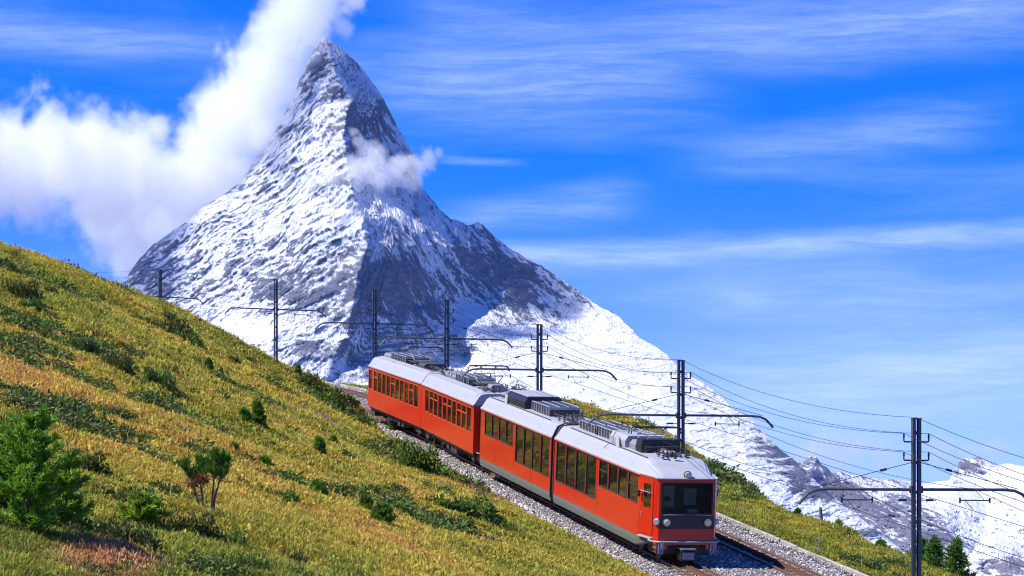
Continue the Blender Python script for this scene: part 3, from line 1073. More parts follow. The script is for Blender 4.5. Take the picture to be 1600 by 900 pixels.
mA = relief('snow_peak', sky_A, ctrl_A, 142, 1530, 1.5, 430, 990, bias_A, 3.0, 62.0, 24, MAT['matter'], sky_jag=3.0, lift=lift_A, strata_rng=turn_A, arete=arete_A, smooth_px=1, soft_from=(700, 860))
tag(mA, kind='structure', label='steep pyramid of rock and snow rising above everything else', cat='mountain')

sky_B = [(1120, 715), (1200, 722), (1240, 716), (1252, 724), (1260, 718), (1266, 711), (1270, 716), (1275, 713), (1284, 726), (1292, 730), (1300, 740), (1310, 737), (1330, 742), (1345, 743), (1362, 747), (1380, 750), (1400, 748), (1420, 753), (1445, 755), (1470, 752), (1484, 750), (1490, 738), (1498, 722), (1508, 716), (1520, 716), (1532, 714), (1545, 722), (1556, 727), (1575, 724), (1600, 728), (1640, 722), (1720, 705), (1800, 720), (1900, 735)]
ctrl_B = [
    (1100, 680, 15500), (1270, 690, 15000), (1400, 730, 15500), (1520, 700, 16000), (1600, 700, 15800), (1720, 690, 15600), (1920, 700, 15500),
    (1200, 740, 14800), (1270, 730, 14600), (1340, 755, 14800), (1430, 768, 15000), (1500, 740, 15600), (1550, 745, 15500), (1620, 745, 15300), (1750, 740, 15000), (1900, 760, 14800),
    (1260, 770, 14350), (1330, 790, 14300), (1420, 800, 14250), (1480, 790, 14400), (1540, 780, 14900), (1600, 790, 14700), (1720, 790, 14300),
    (1260, 850, 13500), (1350, 860, 13400), (1430, 850, 13500), (1480, 850, 13600), (1540, 840, 14000), (1600, 850, 13900), (1800, 850, 13500),
    (1500, 885, 13400), (1560, 870, 13200), (1600, 900, 12900), (1100, 900, 12800), (1400, 930, 12800), (1900, 900, 12800), (1100, 1010, 12000), (1500, 1010, 11900), (1900, 1010, 12000),
]
bias_B = [
    (1560, 775, 100, 34, 1.3), (1600, 740, 60, 18, 1.2), (1420, 764, 60, 8, 0.9), (1330, 750, 36, 5, 0.5), (1545, 815, 55, 40, 0.9), (1490, 880, 50, 22, 0.7), (1515, 728, 32, 14, -1.0),
    (1270, 735, 44, 24, -0.55), (1350, 790, 80, 34, -0.52), (1420, 820, 56, 40, -0.55), (1465, 842, 22, 12, -1.0), (1575, 885, 42, 14, -1.0), (1400, 860, 60, 30, -0.4), (1300, 770, 50, 26, -0.45),
]
mB = relief('far_mountain', sky_B, ctrl_B, 1110, 1890, 1.6, 170, 1005, bias_B, 8.0, 120.0, -48, MAT['range'], sky_jag=1.4, smooth_px=2)
tag(mB, kind='structure', label='lower range of blue grey rock walls and glaciers behind the right hand mast', cat='mountain')


# ------------------------------------------------------------------ clouds: volumes of fine droplets
def cloud_mat(name, dens):
    m = bpy.data.materials.new(name)
    m.use_nodes = True
    t = NT(m.node_tree)
    t.n.clear()
    out = t.add('ShaderNodeOutputMaterial')
    v = t.add('ShaderNodeVolumePrincipled')
    v.inputs['Color'].default_value = (1, 1, 1, 1)
    v.inputs['Density'].default_value = dens
    v.inputs['Density Attribute'].default_value = 'density'
    v.inputs['Anisotropy'].default_value = 0.25
    t.l.new(v.outputs[0], out.inputs['Volume'])
    return m


def make_cloud(name, puffs, d0, voxel, mat, erode, nscale, label, seed=0.0, squash=1.0):
    """puffs: (px, py, radius px, dy) ellipsoids at distance d0+dy; the density is their union eaten away by noise"""
    s = F / d0
    P = np.array([((a - 800) / F * (d0 + q), (d0 + q), (HZ - b) / F * (d0 + q), r / s) for a, b, r, q in puffs])
    lo_, hi_ = (P[:, :3] - P[:, 3:] * 1.25).min(0), (P[:, :3] + P[:, 3:] * 1.25).max(0)
    ctr = (lo_ + hi_) / 2
    me = bpy.data.meshes.new(name)
    me.from_pydata([(0, 0, 0)], [], [])
    o = link(name, me)
    o.location = ctr
    g = bpy.data.node_groups.new(name + '_shape', 'GeometryNodeTree')
    g.interface.new_socket('Geometry', in_out='INPUT', socket_type='NodeSocketGeometry')
    g.interface.new_socket('Geometry', in_out='OUTPUT', socket_type='NodeSocketGeometry')
    t = NT(g)
    gi, go = t.add('NodeGroupInput'), t.add('NodeGroupOutput')
    vc = t.add('GeometryNodeVolumeCube')
    for k_ in range(3):
        pass
    vc.inputs['Min'].default_value = tuple(lo_ - ctr)
    vc.inputs['Max'].default_value = tuple(hi_ - ctr)
    res = [int(max(8, (hi_[k_] - lo_[k_]) / (voxel if k_ != 1 else voxel * 2.2))) for k_ in range(3)]
    vc.inputs['Resolution X'].default_value, vc.inputs['Resolution Y'].default_value, vc.inputs['Resolution Z'].default_value = res
    pos = t.add('GeometryNodeInputPosition').outputs[0]
    field = None
    for q in P:
        rel = t.vmath('MULTIPLY', t.vmath('SUBTRACT', pos, tuple(q[:3] - ctr)), (1 / q[3], squash / q[3], 1 / q[3]))
        f_ = t.math('SUBTRACT', 1.0, t.vmath('LENGTH', rel))
        if field is None:
            field = f_
        else:
            nd = t.add('ShaderNodeMath', operation='SMOOTH_MAX')
            t.put(nd.inputs[0], field); t.put(nd.inputs[1], f_)
            nd.inputs[2].default_value = 0.25
            field = nd.outputs[0]
    off = t.vmath('ADD', pos, (seed * 371.0, seed * 91.0, 0.0))
    n1 = t.noise(off, nscale, 7, 0.60, dist=0.6)
    n2 = t.noise(off, nscale * 5.0, 5, 0.62)
    f = t.math('ADD', field, t.math('MULTIPLY', t.math('SUBTRACT', n1, 0.55), erode))
    f = t.math('ADD', f, t.math('MULTIPLY', t.math('SUBTRACT', n2, 0.5), erode * 0.35))
    den = t.add('ShaderNodeMapRange', interpolation_type='LINEAR')
    t.put(den.inputs['Value'], f)
    den.inputs['From Min'].default_value = 0.0
    den.inputs['From Max'].default_value = 0.34
    dd = t.math('POWER', den.outputs[0], 1.4)
    t.put(vc.inputs['Density'], dd)
    sm = t.add('GeometryNodeSetMaterial')
    sm.inputs['Material'].default_value = mat
    t.l.new(vc.outputs[0], sm.inputs[0])
    t.l.new(sm.outputs[0], go.inputs[0])
    md = o.modifiers.new('cloud', 'NODES')
    md.node_group = g
    me.materials.append(mat)
    tag(o, label, 'cloud', kind='stuff')
    return o


MAT['cloud'] = cloud_mat('cloud_droplets', 0.0075)
MAT['mist'] = cloud_mat('thin_cloud_droplets', 0.011)
make_cloud('cloud', [
    (95, 255, 108, 250), (20, 255, 100, 250), (-70, 255, 106, 250), (150, 232, 80, 250), (210, 262, 90, 280), (170, 300, 84, 400), (275, 300, 100, 620), (190, 345, 80, 700), (250, 365, 80, 850), (200, 405, 60, 850), (130, 335, 46, 300),
    (330, 262, 80, 420), (362, 205, 76, 300), (388, 160, 72, 250), (410, 115, 74, 180), (438, 70, 74, 120), (468, 30, 68, 60), (492, -12, 62, 0), (350, 300, 60, 700), (405, 190, 50, 260), (440, 120, 46, 160), (470, 84, 34, 90), (548, 0, 34, -60), (541, 44, 22, -60),
    (300, 215, 50, 200), (250, 205, 32, 200), (345, 150, 28, 0), (415, 215, 34, 60), (380, 262, 34, 200)],
    10850, 5.0, MAT['cloud'], 2.6, 0.0046, 'large white cumulus cloud wrapped around the left flank of the peak', 0.0, 0.62)
make_cloud('cloud', [(560, 264, 30, -30), (588, 252, 30, 30), (620, 262, 30, 50), (648, 256, 26, 120), (672, 246, 20, 160), (522, 274, 24, -30), (600, 276, 34, 0), (482, 282, 22, -40), (572, 236, 18, 20), (560, 222, 14, 0), (640, 282, 20, 60), (684, 238, 12, 160), (448, 286, 16, -60), (552, 205, 10, 0)],
    10480, 3.2, MAT['mist'], 2.7, 0.0125, 'small wisp of cloud across the middle of the peak', 3.0, 0.9)
MAT['veil'] = cloud_mat('faint_cloud_droplets', 0.0026)
make_cloud('cloud', [(1285, 702, 40, 0), (1335, 705, 44, 0), (1255, 712, 34, 0), (1380, 716, 36, 0), (1430, 725, 30, 0), (1470, 706, 36, 0), (1510, 716, 30, 0), (1310, 728, 40, 0), (1560, 700, 26, 0)],
    17600, 10.0, MAT['veil'], 2.6, 0.0042, 'faint low cloud bank just above the far right ridge', 7.0, 0.8)
# ------------------------------------------------------------------ the red railcars
V1 = -HS
HW = 1.325
Z_SK0, Z_SK1, Z_GUT, Z_ROOF = 0.42, 0.78, 2.98, 3.50
CAR_DZ = 0.0


def travel(y0, dist):
    """parameter of the point of track 1 that lies DIST metres behind y0"""
    p0 = on_line(y0, V1)
    y = y0
    while (on_line(y, V1) - p0).length < dist:
        y += 0.02
    return y


def car_matrix(ya, yb, org):
    A, B = on_line(ya, V1), on_line(yb, V1)
    f = (A - B).normalized()
    l = Vector((0, 0, 1)).cross(f).normalized()
    u = f.cross(l)
    M = Matrix((f, l, u)).transposed().to_4x4()
    M.translation = A - org
    return M
# local frame of a car: x forward with 0 at its front end, y to its left, z up from the rail


def side_wall(mb, x0, x1, z0, z1, y, holes, s):
    xs = sorted({x0, x1, *[h[0] for h in holes], *[h[1] for h in holes]})
    zs = sorted({z0, z1, *[h[2] for h in holes], *[h[3] for h in holes]})
    for i in range(len(xs) - 1):
        for k in range(len(zs) - 1):
            cx_, cz_ = (xs[i] + xs[i + 1]) / 2, (zs[k] + zs[k + 1]) / 2
            if any(h[0] < cx_ < h[1] and h[2] < cz_ < h[3] for h in holes):
                continue
            mb.add([(xs[i], s * y, zs[k]), (xs[i + 1], s * y, zs[k]), (xs[i + 1], s * y, zs[k + 1]), (xs[i], s * y, zs[k + 1])], [(0, 1, 2, 3)])
    d = 0.06
    for (a, b, c, e) in holes:
        q = [(a, c), (b, c), (b, e), (a, e)]
        for j in range(4):
            (xa, za), (xb, zb) = q[j], q[(j + 1) % 4]
            mb.add([(xa, s * y, za), (xb, s * y, zb), (xb, s * (y - d), zb), (xa, s * (y - d), za)], [(0, 1, 2, 3)])


_win = {}


def window(parent, M, xc, zc, w, h, s, bar=None, gasket='rubber', fr=0.035):
    key = (round(w, 3), round(h, 3), s, bar, gasket)
    if key not in _win:
        mb = MB()
        y0, y1 = (-0.045, 0.012) if s > 0 else (-0.012, 0.045)
        mb.box(-w / 2, w / 2, y0, y1, -h / 2, -h / 2 + fr)
        mb.box(-w / 2, w / 2, y0, y1, h / 2 - fr, h / 2)
        mb.box(-w / 2, -w / 2 + fr, y0, y1, -h / 2 + fr, h / 2 - fr)
        mb.box(w / 2 - fr, w / 2, y0, y1, -h / 2 + fr, h / 2 - fr)
        if bar:
            mb.box(-w / 2 + fr, w / 2 - fr, y0, y1, bar * h - 0.02, bar * h + 0.02)
        a = mb.mesh('window')
        a.materials.append(MAT[gasket])
        pb = MB().box(-w / 2 + fr * 0.5, w / 2 - fr * 0.5, -0.03 if s > 0 else 0.022, -0.022 if s > 0 else 0.03, -h / 2 + fr * 0.5, h / 2 - fr * 0.5)
        g = pb.mesh('pane')
        g.materials.append(MAT['glass'])
        _win[key] = (a, g)
    a, g = _win[key]
    o = link('window', a, parent, None, M @ Matrix.Translation((xc, s * HW, zc)))
    pn = link('pane', g, o)
    # no two panes sit exactly in line
    pn.rotation_euler = (R(random.uniform(-0.7, 0.7)), 0, R(random.uniform(-0.7, 0.7)))
    return o


def roof_prof(s=1.0, zk=1.0, w=HW):
    g = Z_GUT
    pts = [(w + 0.025, g - 0.03), (w + 0.03, g + 0.03), (w * 0.965, g + 0.10 * zk), (w * 0.82, g + 0.40 * zk), (w * 0.74, g + 0.485 * zk), (w * 0.60, g + 0.52 * zk), (0, g + 0.535 * zk)]
    return pts + [(-a, b) for a, b in pts[-2::-1]]


def loft_x(mb, stations, cap=False):
    mb.loft([[(x, y, z) for y, z in pr] for x, pr in stations], cap=cap)


def section(thing_, M, L, wins, nose=0.0, body='red', skirt=True, tail_nose=0.0, tail_w=0.0):
    """wins: (x from the front, width, z0, z1, bar). nose: length of the tapering cab at the front"""
    zb = Z_SK1 if skirt else 0.80
    x_front = -nose
    x_back = -L + tail_nose
    mb = MB()
    for s in (1, -1):
        holes = [(-x - w, -x, z0, z1) for x, w, z0, z1, bar in wins]
        side_wall(mb, x_back, x_front, zb, Z_GUT, HW, holes, s)
    # end walls, floor
    if tail_nose > 0:
        wt_ = tail_w
        for s in (1, -1):
            mb.add([(x_back, s * HW, zb), (-L, s * wt_, zb), (-L, s * wt_, Z_GUT), (x_back, s * HW, Z_GUT)], [(0, 1, 2, 3)])
        mb.add([(-L, -wt_, zb), (-L, wt_, zb), (-L, wt_, Z_GUT), (-L, -wt_, Z_GUT)], [(0, 1, 2, 3)])
    else:
        mb.add([(-L, -HW, zb), (-L, HW, zb), (-L, HW, Z_GUT), (-L, -HW, Z_GUT)], [(0, 1, 2, 3)])
    if nose == 0:
        mb.add([(0, -HW, zb), (0, HW, zb), (0, HW, Z_GUT), (0, -HW, Z_GUT)], [(0, 1, 2, 3)])
    mb.box(x_back, x_front, -HW + 0.07, HW - 0.07, zb + 0.01, zb + 0.09)
    b = mb.build('body', MAT[body], thing_, M)
    # roof
    st = []
    if tail_nose > 0:
        k = tail_w / HW
        st += [(-L, roof_prof(1, 0.02, tail_w)), (-L + 0.06, roof_prof(1, 0.30, tail_w * 1.01)), (x_back, roof_prof())]
    else:
        st += [(-L, roof_prof())]
    if nose > 0:
        st += [(-nose - 0.55, roof_prof()), (-nose - 0.15, roof_prof(1, 0.985, HW * 0.998)), (-nose * 0.05, roof_prof(1, 0.10, NOSE_W + 0.01)), (0.02, roof_prof(1, 0.0, NOSE_W + 0.01))]
    else:
        st += [(0, roof_prof())]
    rb = MB()
    loft_x(rb, st, cap=True)
    rb.build('roof', MAT['roof'], thing_, M)
    # rain gutter
    gb = MB()
    for s in (1, -1):
        gb.box(x_back, x_front, s * (HW + 0.028) if s > 0 else s * (HW + 0.05), s * (HW + 0.05) if s > 0 else s * (HW + 0.028), Z_GUT - 0.045, Z_GUT - 0.015)
    gb.build('gutter', MAT['red' if body == 'red' else 'orange'], thing_, M)
    # skirt
    if skirt:
        kb = MB()
        xs = x_front + 0.0
        for s in (1, -1):
            pr = [(s * (HW + 0.004), Z_SK1 + 0.01), (s * (HW + 0.004), Z_SK1 - 0.12), (s * (HW - 0.03), Z_SK0 + 0.05), (s * (HW - 0.08), Z_SK0), (s * (HW - 0.12), Z_SK0 + 0.02)]
            rings = [[(x_back, a, c) for a, c in pr], [(xs - 0.5, a, c) for a, c in pr]]
            if nose > 0:
                rings.append([(xs, s * (abs(a) - 0.0), c + (0.06 if c < 0.7 else 0)) for a, c in pr])
                rings.append([(-0.30, s * (abs(a) - (HW - NOSE_W) * 0.75), min(Z_SK1 + 0.01, c + (0.30 if c < 0.7 else 0))) for a, c in pr])
            else:
                rings.append([(xs, a, c) for a, c in pr])
            kb.loft(rings)
        kb.build('skirt', MAT['skirt'], thing_, M)
    for x, w, z0, z1, bar in wins:
        for s in (1, -1):
            window(thing_, M, -x - w / 2, (z0 + z1) / 2, w, z1 - z0, s, bar, 'rubber' if body == 'red' else 'orangeframe')
    return b


MAT['orangeframe'] = paint('orange_window_frame', (0.62, 0.085, 0.012), 0.4, dirt=0.3)
NOSE_W = 1.06


def bogie(thing_, M, x, wb=1.1):
    mb = MB()
    mb.box(x - wb - 0.35, x + wb + 0.35, -0.62, -0.50, 0.40, 0.62, 0.02)
    mb.box(x - wb - 0.35, x + wb + 0.35, 0.50, 0.62, 0.40, 0.62, 0.02)
    mb.box(x - 0.25, x + 0.25, -0.60, 0.60, 0.36, 0.66, 0.02)
    for s in (1, -1):
        for e in (-1, 1):
            mb.box(x + e * wb - 0.14, x + e * wb + 0.14, s * 0.66 - 0.10, s * 0.66 + 0.10, 0.26, 0.52, 0.02)
            mb.tube((x + e * (wb - 0.35), s * 0.66, 0.34), (x + e * (wb - 0.35), s * 0.66, 0.66), 0.075, n=8)
    b = mb.build('bogie', MAT['dark'], thing_, M)
    for e in (-1, 1):
        w = MB()
        for s in (1, -1):
            w.tube((x + e * wb, s * 0.47, 0.37), (x + e * wb, s * 0.57, 0.37), 0.37, 0.37, 20)
            w.tube((x + e * wb, s * 0.57, 0.37), (x + e * wb, s * 0.62, 0.37), 0.16, 0.13, 12)
        w.tube((x + e * wb, -0.5, 0.37), (x + e * wb, 0.5, 0.37), 0.07, n=8)
        w.build('wheelset', MAT['steel'], b)


def pantograph(thing_, M, x, hz, head=0.72, direction=1, spread=0.9):
    """four arm pantograph on the roof, its head HZ above the rail"""
    z0 = Z_ROOF + 0.22
    fr = MB()
    for s in (-1, 1):
        fr.tube((x - 0.75, s * 0.55, z0), (x + 0.75, s * 0.55, z0), 0.035, n=6)
        fr.tube((x + s * 0.75, -0.55, z0), (x + s * 0.75, 0.55, z0), 0.035, n=6)
    b = fr.build('pantograph', MAT['dark'], thing_, M)
    ins = MB()
    for s in (-1, 1):
        for e in (-1, 1):
            for k in range(3):
                ins.tube((x + e * 0.7, s * 0.52, Z_ROOF + 0.03 + 0.06 * k), (x + e * 0.7, s * 0.52, Z_ROOF + 0.065 + 0.06 * k), 0.065, 0.05, 8)
    ins.build('insulator', MAT['insul'], b)
    ar = MB()
    zk = z0 + (hz - z0) * 0.50
    for s in (-1, 1):
        for e in (-1, 1):
            kn = (x + e * spread, s * 0.50, zk)
            ar.tube((x + e * 0.30, s * 0.42, z0 + 0.05), kn, 0.026, n=6)
            ar.tube(kn, (x + e * 0.14, s * 0.34, hz - 0.10), 0.018, n=6)
    for e in (-1, 1):
        ar.tube((x + e * 0.30, -0.45, z0 + 0.05), (x + e * 0.30, 0.45, z0 + 0.05), 0.04, n=6)
        ar.tube((x + e * spread, -0.52, zk), (x + e * spread, 0.52, zk), 0.02, n=6)
        ar.tube((x + e * spread, -0.50, zk), (x + e * 0.14, 0.34, hz - 0.10), 0.010, n=4)
    ar.build('arm', MAT['mid'], b)
    hd = MB()
    for e in (-0.16, 0.16):
        hd.path([(x + e, -0.98, hz - 0.24), (x + e, -0.95, hz - 0.10), (x + e, -0.86, hz - 0.02), (x + e, -head, hz), (x + e, head, hz), (x + e, 0.86, hz - 0.02), (x + e, 0.95, hz - 0.10), (x + e, 0.98, hz - 0.24)], 0.024, 6)
    for s in (-0.34, 0.34):
        hd.tube((x - 0.18, s, hz - 0.10), (x + 0.18, s, hz - 0.02), 0.02, n=5)
        hd.tube((x + 0.18, s, hz - 0.10), (x - 0.18, s, hz - 0.02), 0.02, n=5)
    hd.build('collector_head', MAT['black'], b)


def resistor(thing_, M, x0, x1, w=0.62, z0=3.52, h=0.34, n=6):
    """open bank of braking resistors: grey frame over dark grids"""
    mb = MB()
    mb.box(x0, x1, -w, w, z0, z0 + h * 0.72, 0.02)
    r = mb.build('resistor_bank', MAT['dark'], thing_, M)
    fb = MB()
    step_ = (x1 - x0) / n
    for k in range(n + 1):
        x = x0 + step_ * k
        fb.box(x - 0.022, x + 0.022, -w - 0.01, w + 0.01, z0 + h * 0.72, z0 + h)
        for s in (-1, 1):
            fb.box(x - 0.022, x + 0.022, s * (w + 0.02) - 0.015, s * (w + 0.02) + 0.015, z0, z0 + h)
    for s in (-1, -0.33, 0.33, 1):
        fb.box(x0, x1, s * w - 0.02, s * w + 0.02, z0 + h, z0 + h + 0.025)
    fb.build('frame', MAT['light'], r)


def roof_box(thing_, M, x0, x1, w, h, mat='mid', z0=3.52, chamf=0.12, name='equipment_box'):
    mb = MB()
    pr = [(w, 0), (w, h * 0.55), (w - chamf, h), (-w + chamf, h), (-w, h * 0.55), (-w, 0)]
    mb.loft([[(x, a, z0 + b) for a, b in pr] for x in (x0, x1)], closed=True, cap=True)
    o = mb.build(name, MAT[mat], thing_, M)
    return o


def pipes(thing_, M, x0, x1, seed_, n=5, w=0.7):
    rr = random.Random(seed_)
    mb = MB()
    for k in range(n):
        y = rr.uniform(-w, w)
        z = 3.56 + rr.uniform(0, 0.10)
        mb.path([(x0 + rr.uniform(0, 0.5), y, z), ((x0 + x1) / 2, y + rr.uniform(-0.1, 0.1), z + rr.uniform(0, 0.12)), (x1 - rr.uniform(0, 0.5), y + rr.uniform(-0.1, 0.1), z)], 0.024, 5)
    mb.build('roof_cable', MAT['dark'], thing_, M)
    ins = MB()
    for k in range(n * 2):
        x, y = rr.uniform(x0, x1), rr.uniform(-w, w)
        z = Z_ROOF + 0.02
        for j in range(3):
            ins.tube((x, y, z + 0.07 * j), (x, y, z + 0.045 + 0.07 * j), 0.06, 0.045, 7)
        ins.tube((x, y, z + 0.2), (x, y, z + 0.28), 0.03, n=6)
    ins.build('insulator', MAT['insul'], thing_, M)


def shroud_plate(thing_, M, x):
    """small upright plate at the roof edge where the equipment begins"""
    for s in (1, -1):
        mb = MB()
        mb.add([(x, s * 1.02, 3.42), (x - 0.62, s * 0.86, 3.84), (x - 0.95, s * 0.86, 3.84), (x - 0.33, s * 1.02, 3.42),
                (x, s * 0.98, 3.42), (x - 0.62, s * 0.82, 3.84), (x - 0.95, s * 0.82, 3.84), (x - 0.33, s * 0.98, 3.42)],
               [(0, 1, 2, 3), (7, 6, 5, 4), (0, 4, 5, 1), (1, 5, 6, 2), (2, 6, 7, 3), (3, 7, 4, 0)])
        mb.build('shroud_plate', MAT['light'], thing_, M)


def seams(thing_, M, xs, z0, z1):
    for x in xs:
        for s in (1, -1):
            MB().box(x - 0.008, x + 0.008, s * HW - 0.004, s * HW + 0.004, z0, z1).build('panel_seam', MAT['rubber'], thing_, M)


# ---- front railcar, two halves joined by a bellows
y_nose = 93.6
org = on_line(y_nose, V1)
railcar = empty('railcar', org)
tag(railcar, 'leading red railcar with silver roof and grey skirt, its cab facing down the line', 'railcar', 'red railcars coupled into one train')
LA, LB = 13.55, 13.7
yA1 = travel(y_nose, LA)
MA = car_matrix(y_nose, yA1, org)
yB0 = travel(yA1, 0.42)
yB1 = travel(yB0, LB)
MBm = car_matrix(yB0, yB1, org)
TALL0, SM0, WT = 1.36, 1.92, 2.90
winsA = [(1.62 + 1.32 * k, 1.20, SM0, WT, 0.12 if k in (0, 3) else None) for k in range(4)] + [(7.25 + 1.52 * k, 1.40, TALL0, WT, None) for k in range(4)]
winsB = [(0.42 + 1.50 * k, 1.38, TALL0, WT, None) for k in range(4)] + [(6.85 + 1.40 * k, 1.27, SM0, WT, None) for k in range(4)]
NOSE = 1.35
bodyA = section(railcar, MA, LA, winsA, nose=NOSE, body='red')
bodyB = section(railcar, MBm, LB, winsB, body='red', tail_nose=0.5, tail_w=1.18)

seams(railcar, MA, (-1.36, -7.05, -10.3), 0.86, 1.34)
seams(railcar, MA, (-7.05,), 1.34, 2.95)
seams(railcar, MBm, (-3.4, -6.6, -10.2), 0.86, 1.34)
seams(railcar, MBm, (-6.6,), 1.34, 2.95)

# cab: tapering sides with doors, raked front
cab = MB()
WSZ0, WSZ1 = 1.74, 2.84
RK = 0.10     # rake of the front


def fx(z):
    return RK * (1 - (z - 0.8) / 2.2)


for s in (1, -1):
    cab.add([(-NOSE, s * HW, Z_SK1), (-0.14, s * (NOSE_W + 0.05), Z_SK1), (-0.14, s * (NOSE_W + 0.05), Z_GUT), (-NOSE, s * HW, Z_GUT)], [(0, 1, 2, 3)])
    cab.add([(-0.14, s * (NOSE_W + 0.05), Z_SK1), (fx(Z_SK1), s * (NOSE_W - 0.05), Z_SK1), (fx(Z_GUT), s * (NOSE_W - 0.05), Z_GUT), (-0.14, s * (NOSE_W + 0.05), Z_GUT)], [(0, 1, 2, 3)])
ex = NOSE_W - 0.05
zc = [Z_SK1, WSZ0, WSZ1, Z_GUT]
yc = [-ex, -0.92, 0.92, ex]
for i in range(3):
    for k in range(3):
        if i == 1 and k == 1:
            continue
        cab.add([(fx(zc[k]), yc[i], zc[k]), (fx(zc[k]), yc[i + 1], zc[k]), (fx(zc[k + 1]), yc[i + 1], zc[k + 1]), (fx(zc[k + 1]), yc[i], zc[k + 1])], [(0, 1, 2, 3)])
for (ya_, za_), (yb_, zb_) in (((-0.92, WSZ0), (0.92, WSZ0)), ((0.92, WSZ0), (0.92, WSZ1)), ((0.92, WSZ1), (-0.92, WSZ1)), ((-0.92, WSZ1), (-0.92, WSZ0))):
    cab.add([(fx(za_), ya_, za_), (fx(zb_), yb_, zb_), (fx(zb_) - 0.07, yb_, zb_), (fx(za_) - 0.07, ya_, za_)], [(0, 1, 2, 3)])
cab.build('cab_shell', MAT['red'], railcar, MA)
ws = MB()
f_ = 0.05
for a in ((-0.92, 0.92, WSZ0, WSZ0 + f_), (-0.92, 0.92, WSZ1 - f_, WSZ1), (-0.92, -0.92 + f_, WSZ0 + f_, WSZ1 - f_), (0.92 - f_, 0.92, WSZ0 + f_, WSZ1 - f_)):
    y0_, y1_, z0_, z1_ = a
    ws.add([(fx(z0_) + 0.01, y0_, z0_), (fx(z0_) + 0.01, y1_, z0_), (fx(z1_) + 0.01, y1_, z1_), (fx(z1_) + 0.01, y0_, z1_), (fx(z0_) - 0.05, y0_, z0_), (fx(z0_) - 0.05, y1_, z0_), (fx(z1_) - 0.05, y1_, z1_), (fx(z1_) - 0.05, y0_, z1_)],
           [(0, 1, 2, 3), (7, 6, 5, 4), (0, 4, 5, 1), (1, 5, 6, 2), (2, 6, 7, 3), (3, 7, 4, 0)])
wsf = ws.build('windscreen', MAT['rubber'], railcar, MA)
# clear glass with the cab behind it
m, t, p, out = new_mat('windscreen_glass')
gl = t.add('ShaderNodeBsdfGlossy'); gl.inputs['Roughness'].default_value = 0.02
tp = t.add('ShaderNodeBsdfTransparent'); tp.inputs['Color'].default_value = (0.86, 0.88, 0.84, 1)
fr_ = t.add('ShaderNodeFresnel'); fr_.inputs['IOR'].default_value = 1.5
mx = t.add('ShaderNodeMixShader')
gl.inputs['Color'].default_value = (0.45, 0.45, 0.5, 1)
t.put(mx.inputs[0], fr_.outputs[0])
t.l.new(tp.outputs[0], mx.inputs[1]); t.l.new(gl.outputs[0], mx.inputs[2]); t.l.new(mx.outputs[0], out.inputs['Surface'])
MAT['clearglass'] = m
MB().loft([[(fx(z) - a, y, z) for a, y in ((0.02, -0.9), (0.02, 0.9), (0.032, 0.9), (0.032, -0.9))] for z in (WSZ0 + 0.02, WSZ1 - 0.02)], closed=True, cap=True).build('pane', MAT['clearglass'], wsf)
# inside the cab: dark bulkhead, desk, seat
inn = MB()
inn.box(-1.30, -1.25, -1.05, 1.05, 0.9, 2.95)
inn.box(-0.75, -0.10, -0.88, 0.88, 1.45, 1.72, 0.04)
inn.box(-1.28, -0.1, -0.95, 0.95, 2.86, 2.93)
inn.build('cab_interior', MAT['dark'], railcar, MA)
inn = MB()
inn.box(-1.24, -1.20, -0.75, -0.10, 1.5, 2.6, 0.01)
inn.box(-1.22, -1.19, 0.25, 0.7, 1.9, 2.5, 0.01)
inn.box(-0.6, -0.35, 0.15, 0.5, 1.72, 1.86, 0.02)
inn.build('control_panel', MAT['light'], railcar, MA)
# driver behind the windscreen on the far side: one continuous figure, arm raised to the sun blind
dm = bpy.data.meshes.new('driver_body')
J = [((-0.85, -0.45, 1.15), .17), ((-0.85, -0.45, 1.45), .16), ((-0.84, -0.45, 1.72), .18), ((-0.83, -0.45, 1.90), .075), ((-0.82, -0.45, 2.02), .10), ((-0.81, -0.45, 2.14), .095),
     ((-0.82, -0.27, 1.80), .07), ((-0.70, -0.22, 1.62), .05), ((-0.48, -0.27, 1.74), .035), ((-0.42, -0.29, 1.77), .03),
     ((-0.82, -0.63, 1.80), .07), ((-0.68, -0.76, 1.66), .05), ((-0.45, -0.70, 1.86), .037), ((-0.38, -0.66, 2.06), .032)]
E = [(0, 1), (1, 2), (2, 3), (3, 4), (4, 5), (2, 6), (6, 7), (7, 8), (8, 9), (2, 10), (10, 11), (11, 12), (12, 13)]
dm.from_pydata([j[0] for j in J], E, [])
dvr = empty('person', org)
dvr.matrix_world = Matrix.Translation(org) @ MA @ Matrix.Translation((-0.85, -0.45, 0.9))
tag(dvr, 'train driver in a dark jacket seated behind the windscreen with one arm raised', 'person')
m, t, p, out = new_mat('driver_colours')
sp = t.add('ShaderNodeSeparateXYZ'); t.put(sp.inputs[0], t.add('ShaderNodeTexCoord').outputs['Object'])
armf = t.smooth(sp.outputs[0], -0.62, -0.52)
hdf = t.smooth(sp.outputs[2], 1.88, 1.92)
bodyc = t.mix(t.math('MAXIMUM', hdf, armf), (0.03, 0.035, 0.06), (0.50, 0.30, 0.20))
t.put(p.inputs['Base Color'], bodyc); p.inputs['Roughness'].default_value = 0.8
dm.materials.append(m)
do = link('body', dm, dvr)
do.location = (0.85, 0.45, -0.9)
sk = do.modifiers.new('skin', 'SKIN')
for v_, j in zip(dm.skin_vertices[0].data, J):
    v_.radius = (j[1], j[1])
dm.skin_vertices[0].data[0].use_root = True
do.modifiers.new('sub', 'SUBSURF').levels = 2
hm = MB()
hm.loft([[(-0.82 + r_ * math.cos(a) - 0.02, -0.45 + r_ * math.sin(a), z) for a in [k * math.pi / 5 for k in range(10)]] for r_, z in ((0.10, 2.12), (0.115, 2.17), (0.10, 2.23), (0.05, 2.26))], closed=True, cap=True)
